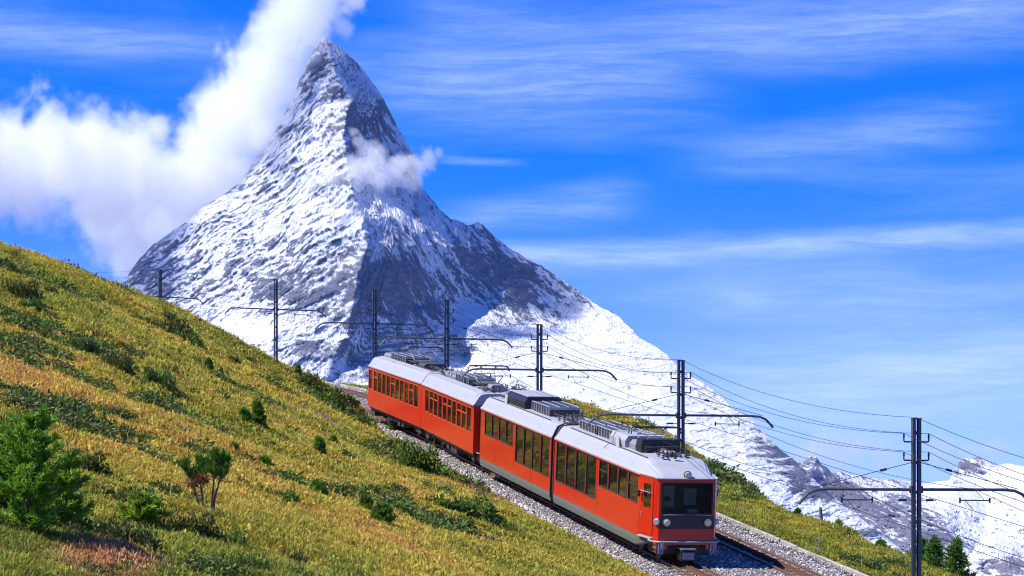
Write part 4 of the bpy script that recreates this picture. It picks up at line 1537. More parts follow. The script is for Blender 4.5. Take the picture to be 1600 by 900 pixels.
hair = hm.build('hair', MAT['black'], dvr, smooth=True)
hair.location = (0.85, 0.45, -0.9)

# lower black panel with the headlights
pn = MB()
pn.loft([[(fx(z) + 0.004, -0.98, z), (fx(z) + 0.03, -0.95, z), (fx(z) + 0.03, 0.95, z), (fx(z) + 0.004, 0.98, z)] for z in (1.24, 1.70)], cap=False)
pn.add([(fx(1.24) + 0.004, -0.98, 1.24), (fx(1.24) + 0.03, -0.95, 1.24), (fx(1.24) + 0.03, 0.95, 1.24), (fx(1.24) + 0.004, 0.98, 1.24)], [(0, 1, 2, 3)])
pn.build('front_panel', MAT['black'], railcar, MA)


def lamp(M, c, r, nrm=(1, 0, 0.02), name='headlight'):
    a = MB().tube(Vector(c), Vector(c) + Vector(nrm) * 0.08, r * 1.15, r * 1.2, 18, cap=True)
    h_ = a.build(name, MAT['brass'], railcar, M)
    MB().tube(Vector(c) + Vector(nrm) * 0.08, Vector(c) + Vector(nrm) * 0.105, r * 0.98, r * 0.6, 18).build('lens', MAT['lamp'], h_, smooth=False)


for s in (1, -1):
    lamp(MA, (fx(1.47) + 0.02, s * 0.74, 1.47), 0.115)
lamp(MA, (-0.10, 0.0, 3.10), 0.12)
# side marker lamps on the corners
for s in (1, -1):
    a = MB().tube((-0.02, s * (NOSE_W - 0.02), 1.47), (0.07, s * (NOSE_W + 0.04), 1.47), 0.13, 0.09, 14)
    h_ = a.build('marker_lamp', MAT['light'], railcar, MA)
# wipers
wp = MB()
wp.path([(fx(1.7) + 0.06, -0.85, 1.72), (fx(1.7) + 0.07, -0.15, 1.74)], 0.014, 5)
wp.path([(fx(1.7) + 0.06, 0.90, 1.72), (fx(1.7) + 0.07, 0.25, 1.74)], 0.014, 5)
wp.build('wiper', MAT['light'], railcar, MA)
# bumper rail with brackets, buffer beam, coupler
br_ = MB()
br_.path([(-0.35, NOSE_W + 0.18, 0.80), (0.05, NOSE_W + 0.14, 0.80), (0.24, NOSE_W - 0.05, 0.80), (0.26, 0, 0.80), (0.24, -NOSE_W + 0.05, 0.80), (0.05, -NOSE_W - 0.14, 0.80), (-0.35, -NOSE_W - 0.18, 0.80)], 0.028, 8)
for s in (1, -1):
    for k in (0.0, 0.1):
        br_.tube((0.22, s * (0.86 + k), 0.84), (0.20, s * (0.86 + k), 0.40), 0.018, n=6)
    br_.tube((0.12, s * 0.90, 0.78), (0.12, s * 0.90, 0.48), 0.05, n=8)
    br_.path([(0.22, s * 0.86, 0.40), (0.2, s * 1.02, 0.40), (0.2, s * 1.02, 0.82)], 0.016, 6)
br_.build('bumper_rail', MAT['light'], railcar, MA)
bb = MB()
for s in (1, -1):
    bb.box(-0.25, 0.14, 0.70 * s if s > 0 else -1.10, 1.10 if s > 0 else -0.70, 0.52, 0.80, 0.02)
bb.box(-0.25, 0.12, -0.70, 0.70, 0.68, 0.84, 0.01)
bb.build('buffer_beam', MAT['red'], railcar, MA)
cp_ = MB()
cp_.box(-0.1, 0.42, -0.26, 0.26, 0.14, 0.52, 0.03)
cp_.box(-0.6, 0.1, -0.12, 0.12, 0.28, 0.46, 0.02)
cp_.build('coupler', MAT['black'], railcar, MA)
c2 = MB()
c2.box(-0.06, 0.46, -0.27, 0.27, 0.545, 0.585)
c2.box(0.43, 0.46, -0.20, 0.20, 0.22, 0.46)
c2.build('coupler_plate', MAT['mid'], railcar, MA)
und = MB()
und.box(-1.3, -0.28, -0.95, 0.95, 0.30, 0.80, 0.04)
und.build('snow_guard', MAT['dark'], railcar, MA)

# cab side doors lie on the tapering wall
for s in (1, -1):
    p0, p1 = Vector((-NOSE, s * HW, 0)), Vector((-0.14, s * (NOSE_W + 0.05), 0))
    dr = (p1 - p0).normalized()
    nn = Vector((-dr.y, dr.x, 0)) * s
    if nn.y * s < 0:
        nn = -nn
    Md = Matrix((dr, nn * 1.0, Vector((0, 0, 1)))).transposed().to_4x4()
    Md.translation = p0
    W_ = (p1 - p0).length
    db = MB()
    a, b = 0.22, W_ - 0.12
    db.box(a, b, 0.0, 0.022, 0.98, 1.88)
    db.box(a, b, 0.0, 0.022, 2.72, 2.90)
    db.box(a, a + 0.16, 0.0, 0.022, 1.88, 2.72)
    db.box(b - 0.16, b, 0.0, 0.022, 1.88, 2.72)
    d_ = db.build('door', MAT['red'], railcar, MA @ Md)
    MB().box(a + 0.14, b - 0.14, -0.002, 0.010, 1.86, 2.74).build('pane', MAT['glass'], d_)
    gs = MB()
    for (q0, q1, r0, r1) in ((a - 0.02, a, 0.96, 2.92), (b, b + 0.02, 0.96, 2.92), (a, b, 2.90, 2.92), (a, b, 0.96, 0.98)):
        gs.box(q0, q1, 0.0, 0.012, r0, r1)
    gs.build('seal', MAT['rubber'], d_)
    hb = MB()
    hb.path([(a - 0.05, 0.03, 2.45), (a - 0.05, 0.10, 2.45), (b - 0.1, 0.10, 2.45), (b - 0.1, 0.03, 2.45)], 0.013, 5)
    hb.path([(a + 0.1, 0.03, 1.7), (a + 0.1, 0.07, 1.7), (a + 0.1, 0.07, 1.55), (a + 0.1, 0.03, 1.55)], 0.012, 5)
    hb.build('handle', MAT['light'], d_)
    mr = MB()
    mr.box(a - 0.10, a + 0.06, 0.10, 0.17, 2.22, 2.46, 0.015)
    mr.build('mirror', MAT['black'], railcar, MA @ Md)
    st_ = MB()
    st_.box(a - 0.1, b + 0.05, 0.0, 0.10, 0.84, 0.88)
    st_.build('door_step', MAT['light'], railcar, MA @ Md)

# bellows between the halves
bl = MB()
rings = []
for k in range(9):
    f_ = k / 8
    inset = 0.06 if k % 2 else 0.0
    Mk = MA @ Matrix.Translation((-LA - 0.02, 0, 0))
    Mj = MBm @ Matrix.Translation((0.02, 0, 0))
    pr = [(HW - 0.08 - inset, 0.45), (HW - 0.04 - inset, 2.95), (HW * 0.80 - inset, 3.36), (HW * 0.6, 3.46 - inset), (-HW * 0.6, 3.46 - inset), (-HW * 0.80 + inset, 3.36), (-HW + 0.04 + inset, 2.95), (-HW + 0.08 + inset, 0.45)]
    rings.append([(Mk @ Vector((0, a, b))) * (1 - f_) + (Mj @ Vector((0, a, b))) * f_ for a, b in pr])
bl.loft(rings, closed=True, cap=True)
bl.build('bellows', MAT['rubber'], railcar)
hoop = MB()
for Mq, xq in ((MA, -LA - 0.03), (MBm, 0.03)):
    hoop.path([Mq @ Vector((xq, a, b)) for a, b in ((HW + 0.01, 0.6), (HW + 0.01, 2.95), (HW * 0.84, 3.42), (HW * 0.6, 3.56), (-HW * 0.6, 3.56), (-HW * 0.84, 3.42), (-HW - 0.01, 2.95), (-HW - 0.01, 0.6))], 0.035, 6)
hoop.build('bellows_hoop', MAT['dark'], railcar)

for Mq, xs_ in ((MA, (-2.4, -10.6)), (MBm, (-3.4, -11.4))):
    for x in xs_:
        bogie(railcar, Mq, x)

# roof equipment of the leading car
roof_box(railcar, MA, -4.15, -3.45, 0.72, 0.46, 'black', chamf=0.05)
roof_box(railcar, MA, -2.6, -2.0, 0.30, 0.16, 'light')
roof_box(railcar, MA, -7.4, -5.3, 0.80, 0.40, 'light')
roof_box(railcar, MA, -5.2, -4.4, 0.66, 0.30, 'mid')
roof_box(railcar, MA, -3.3, -1.9, 0.10, 0.20, 'dark')
pantograph(railcar, MA, -4.1, 4.36, spread=0.75)
pipes(railcar, MA, -2.7, -1.3, 3, 4, 0.6)
shroud_plate(railcar, MA, -5.4)
resistor(railcar, MA, -9.9, -7.6, n=6)
resistor(railcar, MA, -12.4, -10.2, n=5, h=0.30)
pipes(railcar, MA, -13.3, -9.0, 4, 6)
pipes(railcar, MBm, -3.2, -0.2, 5, 7)
resistor(railcar, MBm, -6.4, -3.4, n=7, h=0.36)
roof_box(railcar, MBm, -10.4, -6.9, 0.84, 0.46, 'black')
roof_box(railcar, MBm, -10.3, -7.0, 0.68, 0.03, 'light', z0=4.0, chamf=0.01)
shroud_plate(railcar, MBm, -9.6)
roof_box(railcar, MBm, -12.6, -11.0, 0.55, 0.25, 'mid')
pipes(railcar, MBm, -13.0, -10.5, 6, 5)
# edge rails along the roof walkway
er = MB()
for Mq, L_ in ((MA, 12.6), (MBm, 13.0)):
    for s in (1, -1):
        p_ = [Mq @ Vector((-x, s * 0.93, 3.50)) for x in (1.9, L_)]
        er.tube(p_[0], p_[1], 0.022, n=5)
er.build('roof_edge_rail', MAT['dark'], railcar)

# ---- second railcar behind, older pattern with dark running gear below the body
y2 = travel(yB1, 0.95)
org2 = on_line(y2, V1)
rc2 = empty('railcar', org2)
tag(rc2, 'trailing orange red railcar with many narrow windows and open dark running gear', 'railcar', 'red railcars coupled into one train')
LC, LD = 13.7, 15.2
yC1 = travel(y2, LC)
MC = car_matrix(y2, yC1, org2)
yD0 = travel(yC1, 0.20)
yD1 = travel(yD0, LD)
MD = car_matrix(yD0, yD1, org2)
w2z0, w2z1 = 1.70, 2.84
winsC = [(0.62 + 1.22 * k, 1.02, w2z0 + 0.0, w2z1, 0.18 if k % 3 else None) for k in range(10)]
winsD = [(0.75 + 1.24 * k, 1.04, w2z0, w2z1, 0.18 if k % 4 == 1 else None) for k in range(10)] + [(13.5, 0.95, w2z0 + 0.05, w2z1, None)]
_hw = HW
section(rc2, MC, LC, winsC, body='orange', skirt=False)
section(rc2, MD, LD, winsD, body='orange', skirt=False, tail_nose=0.6, tail_w=1.1)
# front end of the trailing car with its gangway window and lamps
fe = MB()
fe.box(0.0, 0.05, -1.05, -0.15, 1.70, 2.84)
fe.box(0.0, 0.05, 0.15, 1.05, 1.70, 2.84)
f1 = fe.build('end_window', MAT['rubber'], rc2, MC)
MB().box(0.051, 0.056, -1.0, -0.2, 1.75, 2.79).box(0.051, 0.056, 0.2, 1.0, 1.75, 2.79).build('pane', MAT['glass'], f1)
for s in (1, -1):
    h_ = MB().tube((0.0, s * 0.9, 1.25), (0.10, s * 0.9, 1.25), 0.12, 0.12, 14).build('headlight', MAT['light'], rc2, MC)
    MB().tube((0.10, s * 0.9, 1.25), (0.115, s * 0.9, 1.25), 0.10, 0.08, 14).build('lens', MAT['lamp'], h_)
fe = MB()
fe.box(-0.3, 0.20, -1.1, 1.1, 0.52, 0.80, 0.02)
fe.box(0.1, 0.85, -0.2, 0.2, 0.35, 0.6, 0.03)
fe.build('buffer_beam', MAT['black'], rc2, MC)
fe = MB()
fe.path([(0.02, 1.15, 0.86), (0.35, 1.1, 0.86), (0.38, -1.1, 0.86), (0.02, -1.15, 0.86)], 0.025, 6)
fe.build('bumper_rail', MAT['light'], rc2, MC)
jo = MB()
pr = [(HW - 0.015, 0.82), (HW - 0.015, 2.97), (HW * 0.80, 3.36), (HW * 0.6, 3.48), (-HW * 0.6, 3.48), (-HW * 0.80, 3.36), (-HW + 0.015, 2.97), (-HW + 0.015, 0.82)]
jo.loft([[MC @ Vector((-LC, a, b)) for a, b in pr], [MD @ Vector((0, a, b)) for a, b in pr]], closed=True)
jo.build('joint_cover', MAT['orange'], rc2)
for Mq, xs_, L_ in ((MC, (-2.6, -10.8), LC), (MD, (-3.0, -11.8), LD)):
    for x in xs_:
        bogie(rc2, Mq, x)
    rr = random.Random(int(L_ * 10))
    x = -0.6
    while x > -L_ + 1.0:
        w_ = rr.uniform(0.5, 1.2)
        if all(abs(x - w_ / 2 - b) > 1.7 for b in xs_):
            h_ = rr.uniform(0.25, 0.42)
            s = rr.choice((1, 1, -1))
            MB().box(x - w_, x, 0.62, 1.15, 0.74 - h_, 0.76, 0.03).build('underfloor_box', MAT[rr.choice(('dark', 'mid', 'dark', 'skirt'))], rc2, Mq)
            MB().box(x - w_, x, -1.15, -0.62, 0.74 - h_, 0.76, 0.03).build('underfloor_box', MAT['dark'], rc2, Mq)
        x -= w_ + rr.uniform(0.15, 0.5)
    sb_ = MB()
    for s in (1, -1):
        sb_.box(-L_ + 0.7, -0.3, s * 1.20 - 0.03, s * 1.20 + 0.03, 0.66, 0.795)
    sb_.build('sole_bar', MAT['black'], rc2, Mq)
    # raised walkway panels on the near and far roof edge
    for s in (1, -1):
        wb_ = MB()
        wb_.add([(-0.9, s * 0.70, 3.52), (-0.9, s * 0.98, 3.44), (-L_ + 1.2, s * 0.98, 3.44), (-L_ + 1.2, s * 0.70, 3.52), (-1.4, s * 0.74, 3.60), (-1.4, s * 0.95, 3.56), (-L_ + 1.6, s * 0.95, 3.56), (-L_ + 1.6, s * 0.74, 3.60)],
               [(3, 2, 1, 0), (4, 5, 6, 7), (0, 1, 5, 4), (1, 2, 6, 5), (2, 3, 7, 6), (3, 0, 4, 7)])
        wb_.build('walkway_panel', MAT['light'], rc2, Mq)
pantograph(rc2, MC, -3.6, 4.55, spread=0.95)
pantograph(rc2, MD, -6.0, 4.50, spread=0.95)
pipes(rc2, MC, -2.4, -0.6, 8, 6)
roof_box(rc2, MC, -2.2, -1.2, 0.35, 0.30, 'mid')
resistor(rc2, MC, -8.2, -5.0, n=8, h=0.36)
pipes(rc2, MC, -6.0, -4.6, 9, 6)
roof_box(rc2, MC, -11.6, -8.6, 0.60, 0.26, 'mid')
pipes(rc2, MC, -13.3, -8.6, 10, 6)
pipes(rc2, MD, -5.0, -0.6, 11, 8)
roof_box(rc2, MD, -4.6, -3.0, 0.6, 0.28, 'dark')
resistor(rc2, MD, -11.6, -7.6, n=9, h=0.36)
pipes(rc2, MD, -9.0, -5.0, 12, 8)
roof_box(rc2, MD, -14.0, -12.0, 0.6, 0.24, 'mid')
# ------------------------------------------------------------------ masts and overhead wires
# (parameter of the line, top above the rail)
def mast_y(px, y0, y1):
    best = min(np.arange(y0, y1, 0.05), key=lambda q: abs(float(XC(q)) / q * F + 800 - px))
    return float(best)


masts = []
for px, ytop, ya, yb in ((250, 422, 185, 225), (431, 437, 168, 200), (585, 453, 150, 175), (698, 470, 135, 150), (843, 508, 112, 130), (1064, 564, 94, 106), (1432, 655, 72, 83)):
    y = mast_y(px, ya, yb)
    ztop = (HZ - ytop) * y / F
    masts.append((y, ztop - float(ZR(y))))
mast_labels = ['leftmost mast, half hidden behind the grassy crest', 'mast standing just beyond the crest of the slope, second from the left', 'mast rising behind the tail of the train', 'mast beside the roof of the trailing railcar', 'mast behind the join between the two railcars', 'mast just behind the cab of the leading railcar', 'nearest and tallest mast on the right, with the longest crossarms']
mast_info = []


def mast(y, H, label, side_len):
    c, T, n = frame(y)
    org = c + Vector((0, 0, -0.3))
    th = empty('catenary_mast', org)
    tag(th, label, 'mast', 'masts between the two tracks')
    rot = Matrix((n, Vector((-n.y, n.x, 0)), Vector((0, 0, 1)))).transposed().to_4x4()   # local x across the line
    h = H + 0.3
    pb = MB()
    for s in (-1, 1):
        pb.box(s * 0.084 - 0.046, s * 0.084 + 0.046, -0.07, -0.055, 0, h)
        pb.box(s * 0.084 - 0.046, s * 0.084 + 0.046, 0.055, 0.07, 0, h)
        pb.box(s * 0.084 + s * 0.036 - 0.008, s * 0.084 + s * 0.036 + 0.008, -0.055, 0.055, 0, h)
    pole = pb.build('pole', MAT['steel'], th, rot)
    bt = MB()
    z = 0.5
    while z < h:
        bt.box(-0.05, 0.05, -0.05, 0.05, z, z + 0.10)
        z += 0.85
    bt.box(-0.14, 0.14, -0.09, 0.09, h, h + 0.03)
    bt.build('batten_plate', MAT['dark'], pole)
    ft = MB()
    ft.box(-0.32, 0.32, -0.32, 0.32, -0.3, 0.28, 0.03)
    ft.build('foundation', MAT['concrete'], th, rot)
    za = h - 2.02
    L = side_len
    for s in (-1, 1):
        ab = MB()
        ab.path([(s * 0.10, 0, za), (s * (L - 0.75), 0, za + 0.01), (s * (L - 0.42), 0, za - 0.02), (s * (L - 0.18), 0, za - 0.12), (s * L, 0, za - 0.30), (s * (L + 0.10), 0, za - 0.42)], 0.045, 7)
        arm = ab.build('crossarm', MAT['steel'], th, rot)
        cl = MB()
        cl.box(s * 0.15 - 0.03, s * 0.15 + 0.03, -0.085, 0.085, za - 0.10, za + 0.10)
        cl.build('clamp', MAT['dark'], arm)
        # stay from the pole down to the arm
        sb_ = MB()
        zs = za + 0.78
        ends = (Vector((s * 0.12, 0, zs)), Vector((s * (L - 0.30), 0, za + 0.03)))
        sb_.tube(ends[0], ends[1], 0.011, n=5)
        st = sb_.build('stay', MAT['copper'], th, rot)
        ib = MB()
        q = ends[0].lerp(ends[1], 0.26)
        r_ = ends[0].lerp(ends[1], 0.32)
        ib.tube(q, r_, 0.038, n=7)
        ib.build('insulator', MAT['insul'], st)
        # registration arm that steadies the contact wire
        rb = MB()
        xw = s * HS
        zr = za - 0.30
        rb.tube((xw - 0.46, 0, zr), (xw + 0.46, 0, zr), 0.018, n=6)
        for e in (-0.46, 0.46):
            rb.tube((xw + e, 0, zr - 0.08), (xw + e, 0, zr + 0.08), 0.026, n=6)
        rb.tube((xw - 0.30, 0, zr), (xw - 0.05, 0, zr - 0.28), 0.010, n=5)
        rb.tube((xw + 0.30, 0, zr), (xw, 0, za), 0.010, n=5)
        rb.build('registration_arm', MAT['dark'], th, rot)
        pb2 = MB()
        pb2.tube((s * 0.12, 0, zr), (s * 0.60, 0, zr - 0.0), 0.014, n=5)
        pb2.tube((s * 0.30, 0, zr), (s * 0.52, 0, zr), 0.032, n=7)
        pb2.build('steady_insulator', MAT['insul'], th, rot)
        for hz_ in (0.62, 1.15):
            kb = MB()
            z = h - hz_
            kb.path([(s * 0.10, 0, z - 0.03), (s * 0.36, 0, z - 0.03), (s * 0.38, 0, z), (s * 0.38, 0, z + 0.12)], 0.024, 6)
            b = kb.build('bracket', MAT['dark'], th, rot)
            MB().tube((s * 0.38, 0, z + 0.10), (s * 0.38, 0, z + 0.20), 0.036, 0.026, 7).build('insulator', MAT['insul'], b)
    zo = org
    g = lambda x, z: zo + n * x + Vector((0, 0, z))
    pts = {'top': g(0, h + 0.05)}
    for s, k in ((-1, 'l'), (1, 'r')):
        pts['f1' + k] = g(s * 0.38, h - 0.62 + 0.21)
        pts['f2' + k] = g(s * 0.38, h - 1.15 + 0.21)
        pts['mess' + k] = g(s * HS, za + 0.02)
        pts['cont' + k] = g(s * (HS - 0.05), za - 0.60)
    return pts


arms = [3.5, 3.5, 3.5, 3.5, 3.5, 3.5, 3.45]
allp = [mast(y, H, lab, L) for (y, H), lab, L in zip(masts, mast_labels, arms)]
# places of the next masts out of view at either end
def virtual(y, H):
    c, T, n = frame(y)
    h = H
    g = lambda x, z: c + n * x + Vector((0, 0, z))
    d = {'top': g(0, h + 0.05)}
    for s, k in ((-1, 'l'), (1, 'r')):
        d['f1' + k], d['f2' + k] = g(s * 0.38, h - 0.41), g(s * 0.38, h - 0.94)
        d['mess' + k], d['cont' + k] = g(s * HS, h - 2.0), g(s * (HS - 0.05), h - 2.62)
    return d


H_ = [m_[1] for m_ in masts]
seq = [virtual(232, H_[0])] + allp + [virtual(57, 6.6)]
wires = [('top', 0.45, 0.010, 'earth wire running along the very tops of the masts', 'earth wire'),
         ('f1l', 0.50, 0.010, 'upper feeder wire on the slope side brackets of the masts', 'feeder wire'),
         ('f1r', 0.55, 0.010, 'upper feeder wire on the valley side brackets of the masts', 'feeder wire'),
         ('f2l', 0.50, 0.010, 'lower feeder wire on the slope side brackets of the masts', 'feeder wire'),
         ('f2r', 0.55, 0.010, 'lower feeder wire on the valley side brackets of the masts', 'feeder wire'),
         ('messl', 0.42, 0.010, 'sagging messenger wire above the track with the train', 'messenger wire'),
         ('messr', 0.42, 0.010, 'sagging messenger wire above the empty track', 'messenger wire'),
         ('contl', 0.03, 0.011, 'straight contact wire above the roofs of the train', 'contact wire'),
         ('contr', 0.03, 0.011, 'straight contact wire above the empty track', 'contact wire')]
for key, sag, rad, lab, cat in wires:
    pts = []
    for a, b in zip(seq[:-1], seq[1:]):
        for k in range(14):
            f = k / 14
            q = a[key].lerp(b[key], f)
            q.z -= sag * 4 * f * (1 - f)
            pts.append(q)
    pts.append(seq[-1][key])
    o0 = allp[-1][key]
    mb = MB()
    mb.path([q - o0 for q in pts], rad, 4)
    me = mb.mesh('overhead_wire', fix=False)
    o = link('overhead_wire', me, mat=MAT['copper'])
    o.location = o0
    tag(o, lab, cat, 'overhead wires along the line')
# ------------------------------------------------------------------ grass, gravel, shrubs, young trees
SLOPE_SHRUBS = [
    (650, 735, 66, 34, 'juniper', 0, 'large rounded juniper in the grass below the trailing railcar'),
    (628, 684, 44, 24, 'juniper', 1, 'pale green shrub touching the gravel beside the trailing railcar'),
    (708, 800, 104, 24, 'juniper', 2, 'long low bright green juniper mat right of the pink heather'),
    (722, 828, 40, 20, 'alpenrose', 0, 'small dark shrub just below the long juniper mat'),
    (130, 552, 42, 22, 'alpenrose', 1, 'round dark shrub left of the large pair on the upper left slope'),
    (185, 586, 44, 26, 'alpenrose', 2, 'very dark shrub at the lower end of the row on the left slope'),
    (258, 524, 70, 24, 'alpenrose', 0, 'broad dark shrub patch high on the slope below the leftmost mast'),
    (288, 540, 46, 20, 'juniper', 0, 'dark shrub right of the broad patch below the leftmost mast'),
    (262, 506, 32, 16, 'alpenrose', 1, 'small dark shrub above the broad patch near the crest'),
    (30, 466, 60, 24, 'alpenrose', 2, 'dark shrub at the left edge below the crest'),
    (50, 488, 40, 18, 'juniper', 1, 'dark low shrub under the one at the left edge'),
    (18, 402, 20, 10, 'alpenrose', 0, 'tiny dark shrub on the crest at the far left'),
    (75, 460, 30, 12, 'alpenrose', 1, 'flat dark shrub right of the left edge shrub'),
    (246, 606, 40, 26, 'juniper', 2, 'green shrub spilling down the middle of the left slope'),
    (264, 586, 26, 14, 'alpenrose', 2, 'small dark shrub at the top of the green spilling one'),
    (478, 600, 40, 16, 'alpenrose', 0, 'dark shrub on the crest beside the tiny spruce'),
    (388, 566, 22, 10, 'juniper', 0, 'small shrub near the crest below the second mast'),
    (362, 570, 24, 14, 'alpenrose', 1, 'small dark shrub left of the one below the second mast'),
    (300, 572, 26, 14, 'juniper', 1, 'small green shrub under the broad patch'),
    (128, 738, 66, 30, 'alpenrose', 2, 'dark shadowy shrub directly right of the big larch'),
    (200, 790, 90, 28, 'alpenrose', 0, 'reddish dark heath shrub between larch and two stemmed pine'),
    (190, 856, 110, 34, 'alpenrose', 1, 'large dark brown green shrub low in the left corner'),
    (290, 838, 80, 34, 'alpenrose', 2, 'dark shrub below the two stemmed pine'),
    (345, 850, 60, 22, 'juniper', 2, 'green shrub right below the two stemmed pine'),
    (432, 782, 60, 16, 'juniper', 0, 'low green shrub band right of the two stemmed pine'),
    (455, 884, 40, 20, 'alpenrose', 0, 'small dark shrub at the bottom edge left of centre'),
    (370, 893, 90, 20, 'juniper', 1, 'green mat at the bottom edge below the two stemmed pine'),
    (100, 668, 60, 18, 'alpenrose', 1, 'dark flat shrub above and right of the big larch'),
    (20, 680, 60, 26, 'alpenrose', 2, 'black green shrub at the left edge behind the big larch'),
    (560, 666, 30, 14, 'juniper', 1, 'small round shrub on the slope left of the railcar tail'),
    (585, 644, 26, 10, 'alpenrose', 0, 'low dark shrub close to the crest left of the railcar tail'),
    (430, 600, 26, 12, 'alpenrose', 1, 'low dark shrub under the crest left of the tiny spruce'),
    (790, 830, 34, 12, 'juniper', 0, 'flat shrub in the grass below the leading railcar'),
    (152, 470, 22, 10, 'alpenrose', 0, 'small dark shrub near the upper crest line'),
    (205, 500, 22, 10, 'juniper', 2, 'small green shrub near the upper crest line'),
]
BANK_SHRUBS = [
    (1215, 828, 50, 12, 'juniper', 0, 'low green shrub on the valley side bank by the kerb', True),
    (1250, 818, 44, 12, 'juniper', 1, 'low green shrub on the bank just below the old post', True),
    (1320, 862, 56, 16, 'juniper', 2, 'green shrub in the middle of the valley side bank', True),
    (1362, 893, 30, 16, 'juniper', 0, 'dark green shrub at the bottom of the bank near the kerb', True),
    (1415, 880, 44, 14, 'alpenrose', 2, 'low shrub on the bank left of the nearest mast', True),
    (1160, 782, 40, 10, 'juniper', 1, 'low shrub on the bank right beside the cab', True),
]


def m_per_px(p):
    return p.y / F


def bank_at(px, py):
    """place on the valley side bank seen in a given direction"""
    d = np.linspace(70, 190, 1500)
    X_, Z_ = (px - 800) / F * d, (HZ - py) / F * d
    y, v = line_coords(X_, d)
    g = ground_z(X_, d)
    ok = (v > EDGE_R + 0.5)
    i = np.argmin(np.where(ok, np.abs(g - Z_), 1e9))
    return Vector((X_[i], d[i], float(g[i])))



SHRUB_SPOTS = []
for a_ in SLOPE_SHRUBS + BANK_SHRUBS:
    p_ = bank_at(a_[0], a_[1]) if len(a_) > 7 else raycast(a_[0], a_[1])
    SHRUB_SPOTS.append((p_.x, p_.y, a_[2] * m_per_px(p_) * 0.5))


def clear_of_shrubs(X, Y):
    ok = np.ones(len(X), bool)
    for x, y, r_ in SHRUB_SPOTS:
        ok &= ((X - x) / (r_ * 0.95)) ** 2 + ((Y - y) / (r_ * 0.8)) ** 2 > 1
    return ok


def scatter(name, pts, rots, scales, idx_, sources, label=None, cat=None):
    """one object whose points carry copies of the source meshes"""
    me = bpy.data.meshes.new(name)
    me.vertices.add(len(pts))
    me.vertices.foreach_set('co', np.asarray(pts, np.float32).ravel())
    a = me.attributes.new('rot', 'FLOAT_VECTOR', 'POINT'); a.data.foreach_set('vector', np.asarray(rots, np.float32).ravel())
    a = me.attributes.new('size', 'FLOAT_VECTOR', 'POINT'); a.data.foreach_set('vector', np.asarray(scales, np.float32).ravel())
    a = me.attributes.new('pick', 'INT', 'POINT'); a.data.foreach_set('value', np.asarray(idx_, np.int32))
    me.update()
    c = bpy.data.collections.new(name + '_kinds')
    for k, (m_, mt) in enumerate(sources):
        so = bpy.data.objects.new('%s_source_%02d' % (name, k), m_)
        if len(m_.materials) == 0:
            m_.materials.append(mt)
        c.objects.link(so)
    o = link(name, me)
    g = bpy.data.node_groups.new(name + '_spread', 'GeometryNodeTree')
    g.interface.new_socket('Geometry', in_out='INPUT', socket_type='NodeSocketGeometry')
    g.interface.new_socket('Geometry', in_out='OUTPUT', socket_type='NodeSocketGeometry')
    t = NT(g)
    gi, go = t.add('NodeGroupInput'), t.add('NodeGroupOutput')
    ci = t.add('GeometryNodeCollectionInfo')
    ci.inputs['Collection'].default_value = c
    ci.inputs['Separate Children'].default_value = True
    ci.inputs['Reset Children'].default_value = True
    ip = t.add('GeometryNodeInstanceOnPoints')
    t.l.new(gi.outputs[0], ip.inputs['Points'])
    t.l.new(ci.outputs[0], ip.inputs['Instance'])
    ip.inputs['Pick Instance'].default_value = True

    def attr(nm, ty):
        nd = t.add('GeometryNodeInputNamedAttribute', data_type=ty)
        nd.inputs['Name'].default_value = nm
        return nd.outputs['Attribute']
    t.l.new(attr('pick', 'INT'), ip.inputs['Instance Index'])
    t.l.new(attr('rot', 'FLOAT_VECTOR'), ip.inputs['Rotation'])
    t.l.new(attr('size', 'FLOAT_VECTOR'), ip.inputs['Scale'])
    t.l.new(ip.outputs[0], go.inputs[0])
    md = o.modifiers.new('spread', 'NODES')
    md.node_group = g
    tag(o, label, cat, kind='stuff')
    return o


def tuft(seed_, n=16, h=0.30, spread=0.16, lean=0.5, w=0.016):
    r = random.Random(seed_)
    v, f = [], []
    for k in range(n):
        a = r.uniform(0, 2 * math.pi)
        d = spread * math.sqrt(r.random())
        x, y = d * math.cos(a), d * math.sin(a)
        hh = h * r.uniform(0.5, 1.15)
        b = r.uniform(0, 2 * math.pi)
        l = lean * hh * r.uniform(0.2, 1.0)
        dx, dy = l * math.cos(b), l * math.sin(b)
        px_, py_ = -math.sin(b) * w, math.cos(b) * w
        q = len(v)
        v += [(x - px_, y - py_, -0.04), (x + px_, y + py_, -0.04), (x + dx * 0.4 + px_ * 0.8, y + dy * 0.4 + py_ * 0.8, hh * 0.6), (x + dx * 0.4 - px_ * 0.8, y + dy * 0.4 - py_ * 0.8, hh * 0.6), (x + dx, y + dy, hh)]
        f += [(q, q + 1, q + 2), (q, q + 2, q + 3), (q + 3, q + 2, q + 4)]
    return np_mesh('grass_tuft', v, f)


